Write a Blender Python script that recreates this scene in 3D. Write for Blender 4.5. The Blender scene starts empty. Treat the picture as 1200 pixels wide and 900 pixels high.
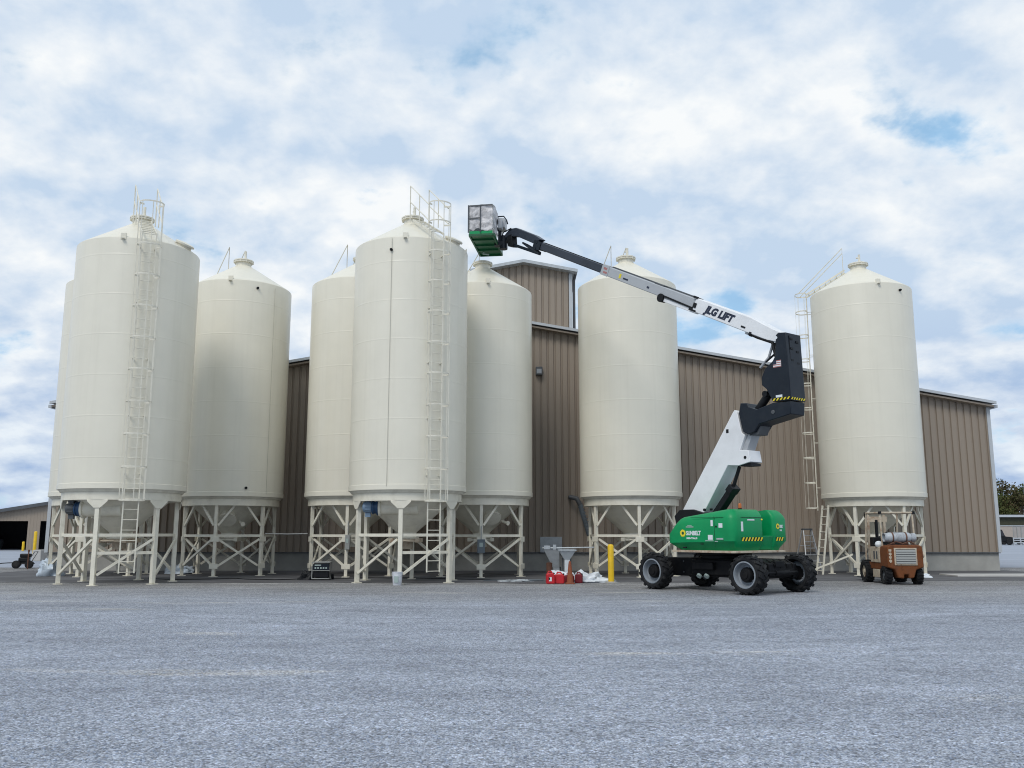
import bpy, bmesh, math, random
from mathutils import Vector, Matrix, noise
import numpy as np

random.seed(7)
R = math.radians
C = bpy.context.scene.collection
SC = bpy.context.scene

# ------------------------------------------------------------------ helpers
class MB:
    """collects shapes; build() links them as one mesh object"""
    def __init__(s):
        s.v = []; s.f = []; s.mi = []; s.m = 0
    def add(s, vs, fs):
        o = len(s.v); s.v += [tuple(p) for p in vs]
        for f in fs:
            s.f.append([i + o for i in f]); s.mi.append(s.m)
    def hexa(s, p):
        s.add(p, [(0,3,2,1),(4,5,6,7),(0,1,5,4),(1,2,6,5),(2,3,7,6),(3,0,4,7)])
    def box(s, x0, x1, y0, y1, z0, z1):
        s.hexa([(x0,y0,z0),(x1,y0,z0),(x1,y1,z0),(x0,y1,z0),(x0,y0,z1),(x1,y0,z1),(x1,y1,z1),(x0,y1,z1)])
    def cbox(s, c, d, rz=0):
        x, y, z = d[0]/2, d[1]/2, d[2]/2
        ca, sa = math.cos(rz), math.sin(rz)
        pts = []
        for zz in (-z, z):
            for px, py in ((-x,-y),(x,-y),(x,y),(-x,y)):
                pts.append((c[0]+px*ca-py*sa, c[1]+px*sa+py*ca, c[2]+zz))
        s.hexa(pts)
    def bar(s, a, b, w, h=None, up=(0,0,1)):
        h = h or w
        a = Vector(a); b = Vector(b); d = (b-a).normalized(); u = Vector(up)
        if abs(d.dot(u)) > .98: u = Vector((0,1,0))
        x = d.cross(u).normalized(); y = x.cross(d).normalized()
        x *= w/2; y *= h/2
        s.hexa([a-x-y, a+x-y, a+x+y, a-x+y, b-x-y, b+x-y, b+x+y, b-x+y])
    def tube(s, pts, r, n=8, cap=True):
        pts = [Vector(p) for p in pts]; rings = []; k = len(pts)
        rr = r if isinstance(r, (list, tuple)) else [r]*k
        ref = None
        for i, p in enumerate(pts):
            d = (pts[min(i+1,k-1)]-pts[max(i-1,0)]).normalized()
            if ref is None:
                ref = Vector((0,0,1)) if abs(d.z) < .9 else Vector((1,0,0))
            x = d.cross(ref).normalized(); y = d.cross(x).normalized(); ref = x.cross(d) if True else ref
            rings.append([p + (x*math.cos(2*math.pi*j/n)+y*math.sin(2*math.pi*j/n))*rr[i] for j in range(n)])
            ref = -y
        vs = [q for g in rings for q in g]; fs = []
        for i in range(k-1):
            for j in range(n):
                fs.append((i*n+j, i*n+(j+1)%n, (i+1)*n+(j+1)%n, (i+1)*n+j))
        if cap:
            fs.append(tuple(reversed(range(n)))); fs.append(tuple((k-1)*n+j for j in range(n)))
        s.add(vs, fs)
    def lathe(s, prof, n=48, M=None, close=False, cap0=True):
        M = M or Matrix()
        vs = []; fs = []; k = len(prof)
        for r, z in prof:
            for j in range(n):
                a = 2*math.pi*j/n
                vs.append(M @ Vector((r*math.cos(a), r*math.sin(a), z)))
        for i in range(k-1 if not close else k):
            i2 = (i+1) % k
            for j in range(n):
                fs.append((i*n+j, i*n+(j+1)%n, i2*n+(j+1)%n, i2*n+j))
        if not close:
            if cap0 and prof[0][0] > 1e-5: fs.append(tuple(reversed(range(n))))
            if prof[-1][0] > 1e-5: fs.append(tuple((k-1)*n+j for j in range(n)))
        s.add(vs, fs)
    def prism(s, poly, v0, v1, f=None):
        """poly of (u,z) extruded along v"""
        f = f or (lambda u, v, z: (u, v, z))
        n = len(poly)
        vs = [f(u, v0, z) for u, z in poly] + [f(u, v1, z) for u, z in poly]
        fs = [tuple(range(n)), tuple(reversed(range(n, 2*n)))]
        for i in range(n):
            j = (i+1) % n
            fs.append((j, i, i+n, j+n))
        s.add(vs, fs)
    def rings(s, rs):
        n = len(rs[0]); vs = [p for r in rs for p in r]; fs = []
        for i in range(len(rs)-1):
            for j in range(n):
                fs.append((i*n+j, i*n+(j+1)%n, (i+1)*n+(j+1)%n, (i+1)*n+j))
        fs.append(tuple(reversed(range(n)))); fs.append(tuple((len(rs)-1)*n+j for j in range(n)))
        s.add(vs, fs)
    def build(s, name, mat, parent=None, bevel=0, smooth=35, segs=2, recalc=True):
        me = bpy.data.meshes.new(name)
        me.from_pydata(s.v, [], s.f)
        mats = mat if isinstance(mat, (list, tuple)) else [mat]
        for m in mats: me.materials.append(m)
        if len(mats) > 1:
            me.polygons.foreach_set('material_index', s.mi)
        if recalc:
            bm = bmesh.new(); bm.from_mesh(me); bmesh.ops.recalc_face_normals(bm, faces=bm.faces); bm.to_mesh(me); bm.free()
        if smooth:
            me.polygons.foreach_set('use_smooth', [True]*len(me.polygons))
            me.set_sharp_from_angle(angle=R(smooth))
        o = bpy.data.objects.new(name, me); C.objects.link(o)
        if parent is not None: o.parent = parent
        if bevel:
            b = o.modifiers.new('bevel', 'BEVEL'); b.width = bevel; b.segments = segs; b.limit_method = 'ANGLE'; b.angle_limit = R(30)
        return o

def tag(o, label, cat, group=None):
    o['label'] = label; o['category'] = cat
    if group: o['group'] = group
    return o
def thing(name, label, cat, loc=(0,0,0), rz=0, group=None):
    o = bpy.data.objects.new(name, None); C.objects.link(o)
    o.location = loc; o.rotation_euler = (0,0,rz); o.empty_display_size = .2
    return tag(o, label, cat, group)
def setting(o, kind='structure'):
    o['kind'] = kind; return o

# ------------------------------------------------------------------ materials
def mat(name, col, rough=.6, metal=0, var=0, vscale=3, bump=0, bscale=40, dirt=None, dirt_amt=0, dscale=1.5, spec=.5, stretch=(1,1,1), coat=0):
    m = bpy.data.materials.new(name); m.use_nodes = True
    nt = m.node_tree; N = nt.nodes; L = nt.links; b = N['Principled BSDF']
    b.inputs['Base Color'].default_value = (*col, 1); b.inputs['Roughness'].default_value = rough
    b.inputs['Metallic'].default_value = metal; b.inputs['Specular IOR Level'].default_value = spec
    if coat: b.inputs['Coat Weight'].default_value = coat; b.inputs['Coat Roughness'].default_value = .15
    tc = N.new('ShaderNodeTexCoord'); mp = N.new('ShaderNodeMapping'); mp.inputs['Scale'].default_value = stretch
    L.new(tc.outputs['Object'], mp.inputs['Vector'])
    src = None
    if var:
        n = N.new('ShaderNodeTexNoise'); n.inputs['Scale'].default_value = vscale; n.inputs['Detail'].default_value = 6; n.inputs['Roughness'].default_value = .6
        L.new(mp.outputs[0], n.inputs['Vector'])
        r = N.new('ShaderNodeMapRange'); r.inputs[1].default_value = .3; r.inputs[2].default_value = .7; r.inputs[3].default_value = 1-var; r.inputs[4].default_value = 1+var
        L.new(n.outputs[0], r.inputs[0])
        mx = N.new('ShaderNodeMix'); mx.data_type = 'RGBA'; mx.blend_type = 'MULTIPLY'; mx.inputs[0].default_value = 1
        mx.inputs[6].default_value = (*col, 1); L.new(r.outputs[0], mx.inputs[7]); src = mx.outputs[2]
    if dirt:
        n2 = N.new('ShaderNodeTexNoise'); n2.inputs['Scale'].default_value = dscale; n2.inputs['Detail'].default_value = 8; n2.inputs['Roughness'].default_value = .65
        L.new(mp.outputs[0], n2.inputs['Vector'])
        r2 = N.new('ShaderNodeMapRange'); r2.inputs[1].default_value = .48; r2.inputs[2].default_value = .72; r2.inputs[3].default_value = 0; r2.inputs[4].default_value = dirt_amt
        L.new(n2.outputs[0], r2.inputs[0])
        m2 = N.new('ShaderNodeMix'); m2.data_type = 'RGBA'; L.new(r2.outputs[0], m2.inputs[0])
        if src: L.new(src, m2.inputs[6])
        else: m2.inputs[6].default_value = (*col, 1)
        m2.inputs[7].default_value = (*dirt, 1); src = m2.outputs[2]
    if src: L.new(src, b.inputs['Base Color'])
    if bump:
        n3 = N.new('ShaderNodeTexNoise'); n3.inputs['Scale'].default_value = bscale; n3.inputs['Detail'].default_value = 4
        L.new(mp.outputs[0], n3.inputs['Vector'])
        bp = N.new('ShaderNodeBump'); bp.inputs['Strength'].default_value = bump; bp.inputs['Distance'].default_value = .02
        L.new(n3.outputs[0], bp.inputs['Height']); L.new(bp.outputs[0], b.inputs['Normal'])
    return m

CREAM = (.735,.70,.59)
def tank_material():
    m = mat('cream_tank_paint', CREAM, rough=.34, var=.035, vscale=.7, spec=.5)
    nt = m.node_tree; N = nt.nodes; L = nt.links; b = N['Principled BSDF']
    tc = N.new('ShaderNodeTexCoord'); sp = N.new('ShaderNodeSeparateXYZ'); L.new(tc.outputs['Object'], sp.inputs[0])
    # weld seams between the rolled plates: thin ridges every 1.22 m
    md = N.new('ShaderNodeMath'); md.operation = 'PINGPONG'; md.inputs[1].default_value = .61; L.new(sp.outputs['Z'], md.inputs[0])
    lt = N.new('ShaderNodeMapRange'); lt.inputs[1].default_value = 0; lt.inputs[2].default_value = .03; lt.inputs[3].default_value = 1; lt.inputs[4].default_value = 0
    L.new(md.outputs[0], lt.inputs[0])
    # slight oil-canning of the plates
    nz = N.new('ShaderNodeTexNoise'); nz.inputs['Scale'].default_value = .9; nz.inputs['Detail'].default_value = 2; L.new(tc.outputs['Object'], nz.inputs['Vector'])
    ad = N.new('ShaderNodeMath'); ad.operation = 'MULTIPLY_ADD'; ad.inputs[1].default_value = 3.0; L.new(nz.outputs[0], ad.inputs[0]); L.new(lt.outputs[0], ad.inputs[2])
    bp = N.new('ShaderNodeBump'); bp.inputs['Strength'].default_value = .17; bp.inputs['Distance'].default_value = .02
    L.new(ad.outputs[0], bp.inputs['Height']); L.new(bp.outputs[0], b.inputs['Normal'])
    # faint run-off streaks
    src = b.inputs['Base Color'].links[0].from_socket
    mp = N.new('ShaderNodeMapping'); mp.inputs['Scale'].default_value = (7,7,.22); L.new(tc.outputs['Object'], mp.inputs['Vector'])
    n2 = N.new('ShaderNodeTexNoise'); n2.inputs['Scale'].default_value = 1; n2.inputs['Detail'].default_value = 5; L.new(mp.outputs[0], n2.inputs['Vector'])
    r2 = N.new('ShaderNodeMapRange'); r2.inputs[1].default_value = .5; r2.inputs[2].default_value = .8; r2.inputs[3].default_value = 0; r2.inputs[4].default_value = .13
    L.new(n2.outputs[0], r2.inputs[0])
    mx = N.new('ShaderNodeMix'); mx.data_type = 'RGBA'; L.new(r2.outputs[0], mx.inputs[0]); L.new(src, mx.inputs[6]); mx.inputs[7].default_value = (.50,.47,.37,1)
    L.new(mx.outputs[2], b.inputs['Base Color'])
    return m

M = {}
M['tank'] = tank_material()
M['cream'] = mat('cream_steel_paint', CREAM, .42, var=.06, vscale=2, dirt=(.38,.34,.26), dirt_amt=.35, dscale=3)
M['siding'] = mat('tan_metal_siding', (.292,.241,.191), .55, var=.09, vscale=.6, stretch=(1,1,.25), dirt=(.22,.18,.15), dirt_amt=.3, dscale=1.2)
M['siding_roof'] = mat('galvanised_roof_sheet', (.5,.52,.53), .45, metal=.4, var=.05)
M['trim'] = mat('pale_trim', (.47,.50,.53), .5, var=.04)
M['dark_trim'] = mat('dark_downspout', (.07,.07,.075), .5)
M['concrete'] = mat('concrete', (.36,.355,.33), .9, var=.14, vscale=1.4, bump=.3, bscale=30, dirt=(.22,.21,.19), dirt_amt=.5, dscale=.8)
M['pale_concrete'] = mat('pale_concrete', (.47,.46,.44), .9, var=.1, vscale=2, bump=.3)
M['black'] = mat('black_paint', (.008,.009,.011), .5, var=.2, vscale=4, spec=.25)
M['chassis'] = mat('black_chassis_paint', (.006,.0065,.008), .55, dirt=(.03,.028,.026), dirt_amt=.4, dscale=2, spec=.15)
M['navy'] = mat('dark_blue_black_boom_paint', (.007,.012,.020), .35, var=.15, vscale=2, dirt=(.035,.04,.045), dirt_amt=.4, spec=.3)
M['white'] = mat('white_boom_paint', (.80,.81,.82), .32, var=.03, vscale=2, dirt=(.50,.50,.50), dirt_amt=.3, dscale=1.4)
M['grey_boom'] = mat('grey_boom_paint', (.42,.44,.46), .4, var=.06, dirt=(.25,.25,.26), dirt_amt=.4)
M['slate'] = mat('slate_fly_boom', (.030,.038,.054), .38, var=.15, vscale=1.5, spec=.35)
M['green'] = mat('green_machine_paint', (.001,.27,.088), .4, var=.07, vscale=1.3, dirt=(.005,.17,.06), dirt_amt=.35, spec=.3)
M['dark_green'] = mat('shade_and_marking_green', (.002,.085,.03), .4, var=.1)  # basket underside's shade painted into the green; also seams and logo centres
M['tyre'] = mat('tyre_rubber', (.011,.012,.014), .8, var=.2, vscale=6, spec=.25, dirt=(.07,.068,.064), dirt_amt=.5, dscale=5)
M['rim'] = mat('pale_rim_paint', (.25,.28,.315), .55, dirt=(.25,.25,.25), dirt_amt=.4, dscale=6)
M['yellow'] = mat('safety_yellow', (.78,.50,.01), .5, var=.07, dirt=(.35,.24,.05), dirt_amt=.4, dscale=4)
M['stripe_yellow'] = mat('stripe_yellow', (.75,.62,.02), .5)
M['logo_yellow'] = mat('logo_yellow', (.80,.66,.03), .5)
M['decal_white'] = mat('decal_white', (.72,.76,.78), .5)
M['decal_navy'] = mat('decal_navy', (.01,.018,.045), .45)
M['decal_red'] = mat('decal_red', (.42,.10,.10), .5)
M['decal_pink'] = mat('decal_faded_red', (.40,.17,.16), .6)
M['decal_grey'] = mat('decal_grey', (.36,.44,.42), .5)
M['red'] = mat('red_plastic', (.50,.012,.02), .4, var=.08)
M['dark_red'] = mat('dark_red_plastic', (.16,.008,.016), .5)
M['cone'] = mat('faded_orange_rubber', (.24,.065,.025), .75, var=.2, vscale=8, dirt=(.10,.045,.03), dirt_amt=.6, dscale=6)
M['orange'] = mat('rusty_orange_paint', (.175,.058,.019), .7, var=.4, vscale=5, dirt=(.07,.032,.02), dirt_amt=.95, dscale=5, spec=.25)
M['worn_cream'] = mat('worn_cream_paint', (.50,.43,.33), .65, var=.15, dirt=(.22,.10,.045), dirt_amt=.9, dscale=6)
M['lpg'] = mat('grey_gas_cylinder', (.40,.43,.46), .45, dirt=(.16,.14,.13), dirt_amt=.8, dscale=6)
M['galv'] = mat('galvanised_steel', (.43,.46,.48), .5, metal=.35, var=.15, vscale=5)
M['funnel'] = mat('pale_galvanised_sheet', (.66,.70,.72), .5, metal=.1, var=.1, vscale=6)
M['alu'] = mat('aluminium', (.5,.51,.52), .4, metal=.6)
M['blue'] = mat('blue_motor_paint', (.012,.055,.135), .45, var=.15, dirt=(.02,.03,.05), dirt_amt=.5, dscale=6)
M['light_blue'] = mat('pale_blue_motor_cap', (.17,.25,.35), .45, var=.15)
M['dark_grey'] = mat('dark_grey_metal', (.075,.082,.09), .5, var=.15)
M['box_grey'] = mat('grey_enclosure', (.12,.145,.165), .5, var=.08)
M['conduit'] = mat('grey_conduit', (.30,.31,.30), .5)
M['seamline'] = mat('painted_conduit', (.46,.44,.37), .6)
M['seam'] = mat('weathered_cable', (.20,.20,.18), .6)
M['plastic'] = mat('crumpled_white_plastic', (.66,.70,.74), .35, var=.12, vscale=6, bump=.6, bscale=9)
M['clear_plastic'] = mat('cloudy_plastic_sheet', (.46,.53,.60), .3, var=.18, vscale=4, bump=.6, bscale=7)
M['tarp'] = mat('stained_white_sheet', (.58,.57,.58), .5, var=.18, vscale=7, bump=.6, bscale=8, dirt=(.15,.145,.15), dirt_amt=1, dscale=4.2)
M['bucket'] = mat('white_pail', (.68,.70,.74), .45, dirt=(.35,.36,.42), dirt_amt=.7, dscale=9)
M['glass'] = mat('dark_lamp_lens', (.03,.03,.035), .15)
M['lamp_face'] = mat('grey_lamp_face', (.30,.32,.34), .3)
M['beacon'] = mat('amber_beacon_lens', (.45,.12,.02), .25)
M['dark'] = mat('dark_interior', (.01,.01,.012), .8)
M['bark'] = mat('tree_bark', (.10,.08,.06), .9, var=.2, vscale=6)
M['rust'] = mat('rusty_steel', (.12,.055,.035), .8, var=.3, vscale=6)

def leaf_mat(name, cols):
    m = bpy.data.materials.new(name); m.use_nodes = True; nt = m.node_tree; N = nt.nodes; L = nt.links
    b = N['Principled BSDF']; b.inputs['Roughness'].default_value = .75; b.inputs['Specular IOR Level'].default_value = .15
    g = N.new('ShaderNodeNewGeometry'); cr = N.new('ShaderNodeValToRGB')
    cr.color_ramp.elements[0].color = (*cols[0],1); cr.color_ramp.elements[1].color = (*cols[-1],1)
    for i, c in enumerate(cols[1:-1]):
        e = cr.color_ramp.elements.new((i+1)/(len(cols)-1)); e.color = (*c,1)
    L.new(g.outputs['Random Per Island'], cr.inputs[0]); L.new(cr.outputs[0], b.inputs['Base Color'])
    return m
M['leaf_olive'] = leaf_mat('olive_leaves', [(.04,.055,.018),(.065,.08,.025),(.10,.095,.032)])
M['leaf_brown'] = leaf_mat('brown_autumn_leaves', [(.06,.06,.026),(.10,.075,.04),(.075,.085,.03)])
M['leaf_green'] = leaf_mat('dark_green_leaves', [(.02,.035,.010),(.035,.055,.015),(.055,.07,.02)])

def gravel_material():
    m = bpy.data.materials.new('blue_grey_gravel'); m.use_nodes = True; nt = m.node_tree; N = nt.nodes; L = nt.links
    b = N['Principled BSDF']; b.inputs['Roughness'].default_value = .85; b.inputs['Specular IOR Level'].default_value = .25
    tc = N.new('ShaderNodeTexCoord'); P = tc.outputs['Object']
    def vor(scale):
        v = N.new('ShaderNodeTexVoronoi'); v.inputs['Scale'].default_value = scale; v.inputs['Randomness'].default_value = 1; L.new(P, v.inputs['Vector']); return v
    def noi(scale, det=5, st=None, rough=.55):
        n = N.new('ShaderNodeTexNoise'); n.inputs['Scale'].default_value = scale; n.inputs['Detail'].default_value = det; n.inputs['Roughness'].default_value = rough
        if st:
            mp = N.new('ShaderNodeMapping'); mp.inputs['Scale'].default_value = st; L.new(P, mp.inputs['Vector']); L.new(mp.outputs[0], n.inputs['Vector'])
        else: L.new(P, n.inputs['Vector'])
        return n
    def rng(sock, a, bb, c, d):
        r = N.new('ShaderNodeMapRange'); r.inputs[1].default_value = a; r.inputs[2].default_value = bb; r.inputs[3].default_value = c; r.inputs[4].default_value = d
        L.new(sock, r.inputs[0]); return r.outputs[0]
    def mul(a, bsock):
        x = N.new('ShaderNodeMath'); x.operation = 'MULTIPLY'; L.new(a, x.inputs[0]); L.new(bsock, x.inputs[1]); return x.outputs[0]
    def mix(f, a, c2):
        x = N.new('ShaderNodeMix'); x.data_type = 'RGBA'; L.new(f, x.inputs[0])
        for sock, val in ((x.inputs[6], a), (x.inputs[7], c2)):
            if isinstance(val, tuple): sock.default_value = (*val, 1)
            else: L.new(val, sock)
        return x.outputs[2]
    v1 = vor(56); v2 = vor(23)
    sep1 = N.new('ShaderNodeSeparateColor'); L.new(v1.outputs['Color'], sep1.inputs[0])
    sep2 = N.new('ShaderNodeSeparateColor'); L.new(v2.outputs['Color'], sep2.inputs[0])
    s1 = rng(sep1.outputs[0], 0, 1, .58, 1.44); s2 = rng(sep2.outputs[0], 0, 1, .8, 1.22)
    gap = rng(v1.outputs['Distance'], .3, .75, 1.05, .62)
    clump = rng(noi(1.1, 8, (.55,1.5,1), .7).outputs[0], .32, .68, .80, 1.18)
    big = rng(noi(.16, 4, (.5,1.5,1)).outputs[0], .35, .65, .88, 1.10)
    pit = rng(sep1.outputs[2], 0, .13, .42, 1)
    fac = mul(mul(mul(mul(s1, s2), gap), pit), mul(clump, big))
    # dusty brown compacted strip near the silos, blue limestone gravel elsewhere
    sp = N.new('ShaderNodeSeparateXYZ'); L.new(P, sp.inputs[0])
    wob = N.new('ShaderNodeMath'); wob.operation = 'MULTIPLY_ADD'; wob.inputs[1].default_value = 9.0
    L.new(noi(.22, 5).outputs[0], wob.inputs[0]); L.new(sp.outputs['Y'], wob.inputs[2])
    strip = rng(wob.outputs[0], 22.5, 31, 0, .85)
    base = mix(strip, (.44,.478,.555), (.365,.355,.342))
    dust = rng(noi(.42, 7, (.35,1.6,1), .6).outputs[0], .615, .68, 0, .85)
    base = mix(dust, base, (.62,.61,.59))
    stone_t = rng(sep1.outputs[1], .8, 1, 0, .5)
    base = mix(stone_t, base, (.40,.385,.36))
    mm = N.new('ShaderNodeMix'); mm.data_type = 'RGBA'; mm.blend_type = 'MULTIPLY'; mm.inputs[0].default_value = 1
    L.new(base, mm.inputs[6]); L.new(fac, mm.inputs[7]); L.new(mm.outputs[2], b.inputs['Base Color'])
    # long shallow tyre tracks sweeping across the yard
    wv = noi(.10, 2); wm = N.new('ShaderNodeMath'); wm.operation = 'MULTIPLY_ADD'; wm.inputs[1].default_value = 9
    L.new(wv.outputs[0], wm.inputs[0]); L.new(sp.outputs['Y'], wm.inputs[2])
    fr = N.new('ShaderNodeMath'); fr.operation = 'PINGPONG'; fr.inputs[1].default_value = 1.15; L.new(wm.outputs[0], fr.inputs[0])
    tr = rng(fr.outputs[0], .0, .38, 1, 0)
    gate = rng(noi(.13, 3, (.35,1.3,1)).outputs[0], .46, .6, 0, 1)
    tf = mul(tr, gate); tmul = rng(mul(tf, rng(noi(2.2,5).outputs[0], .35,.65,.3,1)), 0, 1, 1, 1.26)
    m3 = N.new('ShaderNodeMix'); m3.data_type = 'RGBA'; m3.blend_type = 'MULTIPLY'; m3.inputs[0].default_value = 1
    L.new(mm.outputs[2], m3.inputs[6]); L.new(tmul, m3.inputs[7]); L.new(m3.outputs[2], b.inputs['Base Color'])
    hs = N.new('ShaderNodeMath'); hs.operation = 'MULTIPLY_ADD'; hs.inputs[1].default_value = -1.0; L.new(v1.outputs['Distance'], hs.inputs[0]); L.new(sep1.outputs[2], hs.inputs[2])
    bp = N.new('ShaderNodeBump'); bp.inputs['Strength'].default_value = .9; bp.inputs['Distance'].default_value = .018
    L.new(hs.outputs[0], bp.inputs['Height']); L.new(bp.outputs[0], b.inputs['Normal'])
    return m
M['gravel'] = gravel_material()
M['stone'] = leaf_mat('loose_stone', [(.20,.23,.29),(.30,.35,.44),(.37,.42,.52),(.46,.50,.58)])
M['lot'] = mat('pale_lot_surface', (.30,.33,.385), .9, var=.12, vscale=.4, stretch=(.3,1,1), bump=.3, bscale=25)
M['apron'] = mat('contact_shadow_apron', (.085,.085,.09), .85, var=.25, vscale=.9, stretch=(.5,1.6,1), bump=.3, bscale=25, dirt=(.2,.2,.21), dirt_amt=.7, dscale=.9)  # concrete apron, darkened to paint in the contact shadow under the silos
M['dark_olive'] = mat('dark_olive_wall', (.045,.045,.025), .8, var=.2)
M['grass'] = mat('dry_verge_grass', (.07,.075,.025), .95, var=.3, vscale=.7)

# ------------------------------------------------------------------ camera, light, sky
cam = bpy.data.cameras.new('camera'); co = bpy.data.objects.new('camera', cam); C.objects.link(co)
co.location = (0,0,1.48); co.rotation_euler = (R(90)+math.atan(175/1050), 0, 0)
cam.sensor_width = 36; cam.lens = 1050/1200*36; cam.clip_end = 5000; cam.clip_start = .1
SC.camera = co
SUN_EL, SUN_AZ = 48, 205       # azimuth clockwise from +Y: behind the camera, a little to the left
sun = bpy.data.lights.new('sun', 'SUN'); so = bpy.data.objects.new('sun', sun); C.objects.link(so)
sun.energy = 1.55; sun.angle = R(22); sun.color = (1,.955,.89)
sd = Vector((math.sin(R(SUN_AZ))*math.cos(R(SUN_EL)), math.cos(R(SUN_AZ))*math.cos(R(SUN_EL)), math.sin(R(SUN_EL))))
so.rotation_euler = sd.to_track_quat('Z', 'Y').to_euler()

def make_world():
    w = bpy.data.worlds.new('World'); SC.world = w; w.use_nodes = True
    nt = w.node_tree; N = nt.nodes; L = nt.links; bg = N['Background']
    sky = N.new('ShaderNodeTexSky'); sky.sky_type = 'NISHITA'; sky.sun_disc = False
    sky.sun_elevation = R(SUN_EL); sky.sun_rotation = R(SUN_AZ); sky.air_density = 1; sky.dust_density = .6; sky.ozone_density = 1.5
    tc = N.new('ShaderNodeTexCoord'); sp = N.new('ShaderNodeSeparateXYZ'); L.new(tc.outputs['Generated'], sp.inputs[0])
    def math_(op, a, b=None, c=None):
        x = N.new('ShaderNodeMath'); x.operation = op
        for i, q in enumerate((a, b, c)):
            if q is None: continue
            if isinstance(q, (int, float)): x.inputs[i].default_value = q
            else: L.new(q, x.inputs[i])
        return x.outputs[0]
    z = math_('MAXIMUM', sp.outputs['Z'], 0.0)
    dz = math_('ADD', z, .40)
    cx = N.new('ShaderNodeCombineXYZ'); L.new(math_('DIVIDE', sp.outputs['X'], dz), cx.inputs[0]); L.new(math_('DIVIDE', sp.outputs['Y'], dz), cx.inputs[1])
    def noi(scale, det, off, dist=.3, rough=.5):
        mp = N.new('ShaderNodeMapping'); mp.inputs['Location'].default_value = off; L.new(cx.outputs[0], mp.inputs['Vector'])
        n = N.new('ShaderNodeTexNoise'); n.inputs['Scale'].default_value = scale; n.inputs['Detail'].default_value = det
        n.inputs['Roughness'].default_value = rough; n.inputs['Distortion'].default_value = dist; L.new(mp.outputs[0], n.inputs['Vector']); return n.outputs[0]
    def rng(s, a, b, c, d, smooth=True):
        r = N.new('ShaderNodeMapRange'); r.interpolation_type = 'SMOOTHSTEP' if smooth else 'LINEAR'
        r.inputs[1].default_value = a; r.inputs[2].default_value = b; r.inputs[3].default_value = c; r.inputs[4].default_value = d; L.new(s, r.inputs[0]); return r.outputs[0]
    def mix(f, a, b):
        x = N.new('ShaderNodeMix'); x.data_type = 'RGBA'; L.new(f, x.inputs[0])
        for sock, val in ((x.inputs[6], a), (x.inputs[7], b)):
            if isinstance(val, tuple): sock.default_value = (*val, 1)
            else: L.new(val, sock)
        return x.outputs[2]
    K = 10.0    # cloud radiance is given for background strength 1/K
    k = lambda r, g, b: (r*K, g*K, b*K)
    O1, O2 = (2.47,1.7,0), (6.67,2.2,0)
    body = noi(2.7, 6, O1, .15, .5); lump = noi(6.5, 9, O2, .1, .56)
    cover = math_('ADD', math_('MULTIPLY', body, .6), math_('MULTIPLY', lump, .4))
    # puffs: brighter on their upper sides, greyer below
    b2 = noi(2.7, 6, (O1[0],O1[1]+.085,0), .15, .5); l2 = noi(6.5, 9, (O2[0],O2[1]+.04,0), .1, .56)
    emb = math_('ADD', math_('MULTIPLY', math_('SUBTRACT', b2, body), .9), math_('MULTIPLY', math_('SUBTRACT', l2, lump), .75))
    lightn = noi(2.2, 5, (.67,8.4,0), .2, .5)
    lit = math_('ADD', math_('ADD', math_('MULTIPLY', lightn, .6), .2), math_('MULTIPLY', emb, .8))
    cloud = mix(rng(lit, .39, .64, 0, 1, False), k(.55,.68,.845), k(.94,.965,.98))
    low = rng(z, .0, .27, 1, 0)
    lowcloud = mix(rng(lit, .37, .66, 0, 1, False), k(.27,.41,.68), k(.76,.85,.94))
    cloud = mix(low, cloud, lowcloud)
    cov = rng(cover, .375, .46, 0, 1)
    # thin veil in the gaps keeps them pale
    veil = mix(rng(lump, .3, .7, .62, .92), sky.outputs[0], k(.40,.68,.97))
    col = mix(cov, veil, cloud)
    L.new(col, bg.inputs['Color']); bg.inputs['Strength'].default_value = 1/K
make_world()
vs = SC.view_settings; vs.view_transform = 'Standard'; vs.look = 'None'; vs.exposure = 0; vs.gamma = 1; vs.use_curve_mapping = False
SC.cycles.use_denoising = True
SC.cycles.pixel_filter_type = 'BLACKMAN_HARRIS'
SC.cycles.filter_width = 1.05
SC.cycles.max_bounces = 6

# ------------------------------------------------------------------ ground
b = MB(); b.box(-2500,2500,-1500,3000,-1.0,0); setting(b.build('ground', M['gravel'], smooth=0))
b = MB(); b.add([(-400,40,.004),(400,40,.004),(400,900,.004),(-400,900,.004)], [(0,1,2,3)]); setting(b.build('paved_lot', M['lot'], smooth=0))
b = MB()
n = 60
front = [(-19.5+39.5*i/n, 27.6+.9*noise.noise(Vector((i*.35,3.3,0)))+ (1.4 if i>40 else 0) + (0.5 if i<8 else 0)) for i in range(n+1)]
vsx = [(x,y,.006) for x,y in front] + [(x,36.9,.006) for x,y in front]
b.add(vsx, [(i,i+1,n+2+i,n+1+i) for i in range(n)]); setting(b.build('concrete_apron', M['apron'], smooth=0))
b = MB(); b.box(15.4,60,31.6,33.0,-.2,.05); setting(b.build('kerb', M['pale_concrete'], bevel=.01))
b = MB(); b.add([(-700,150,.02),(700,150,.02),(700,420,9),(-700,420,9)], [(0,1,2,3)]); setting(b.build('grass_bank', M['grass'], smooth=0))

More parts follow.
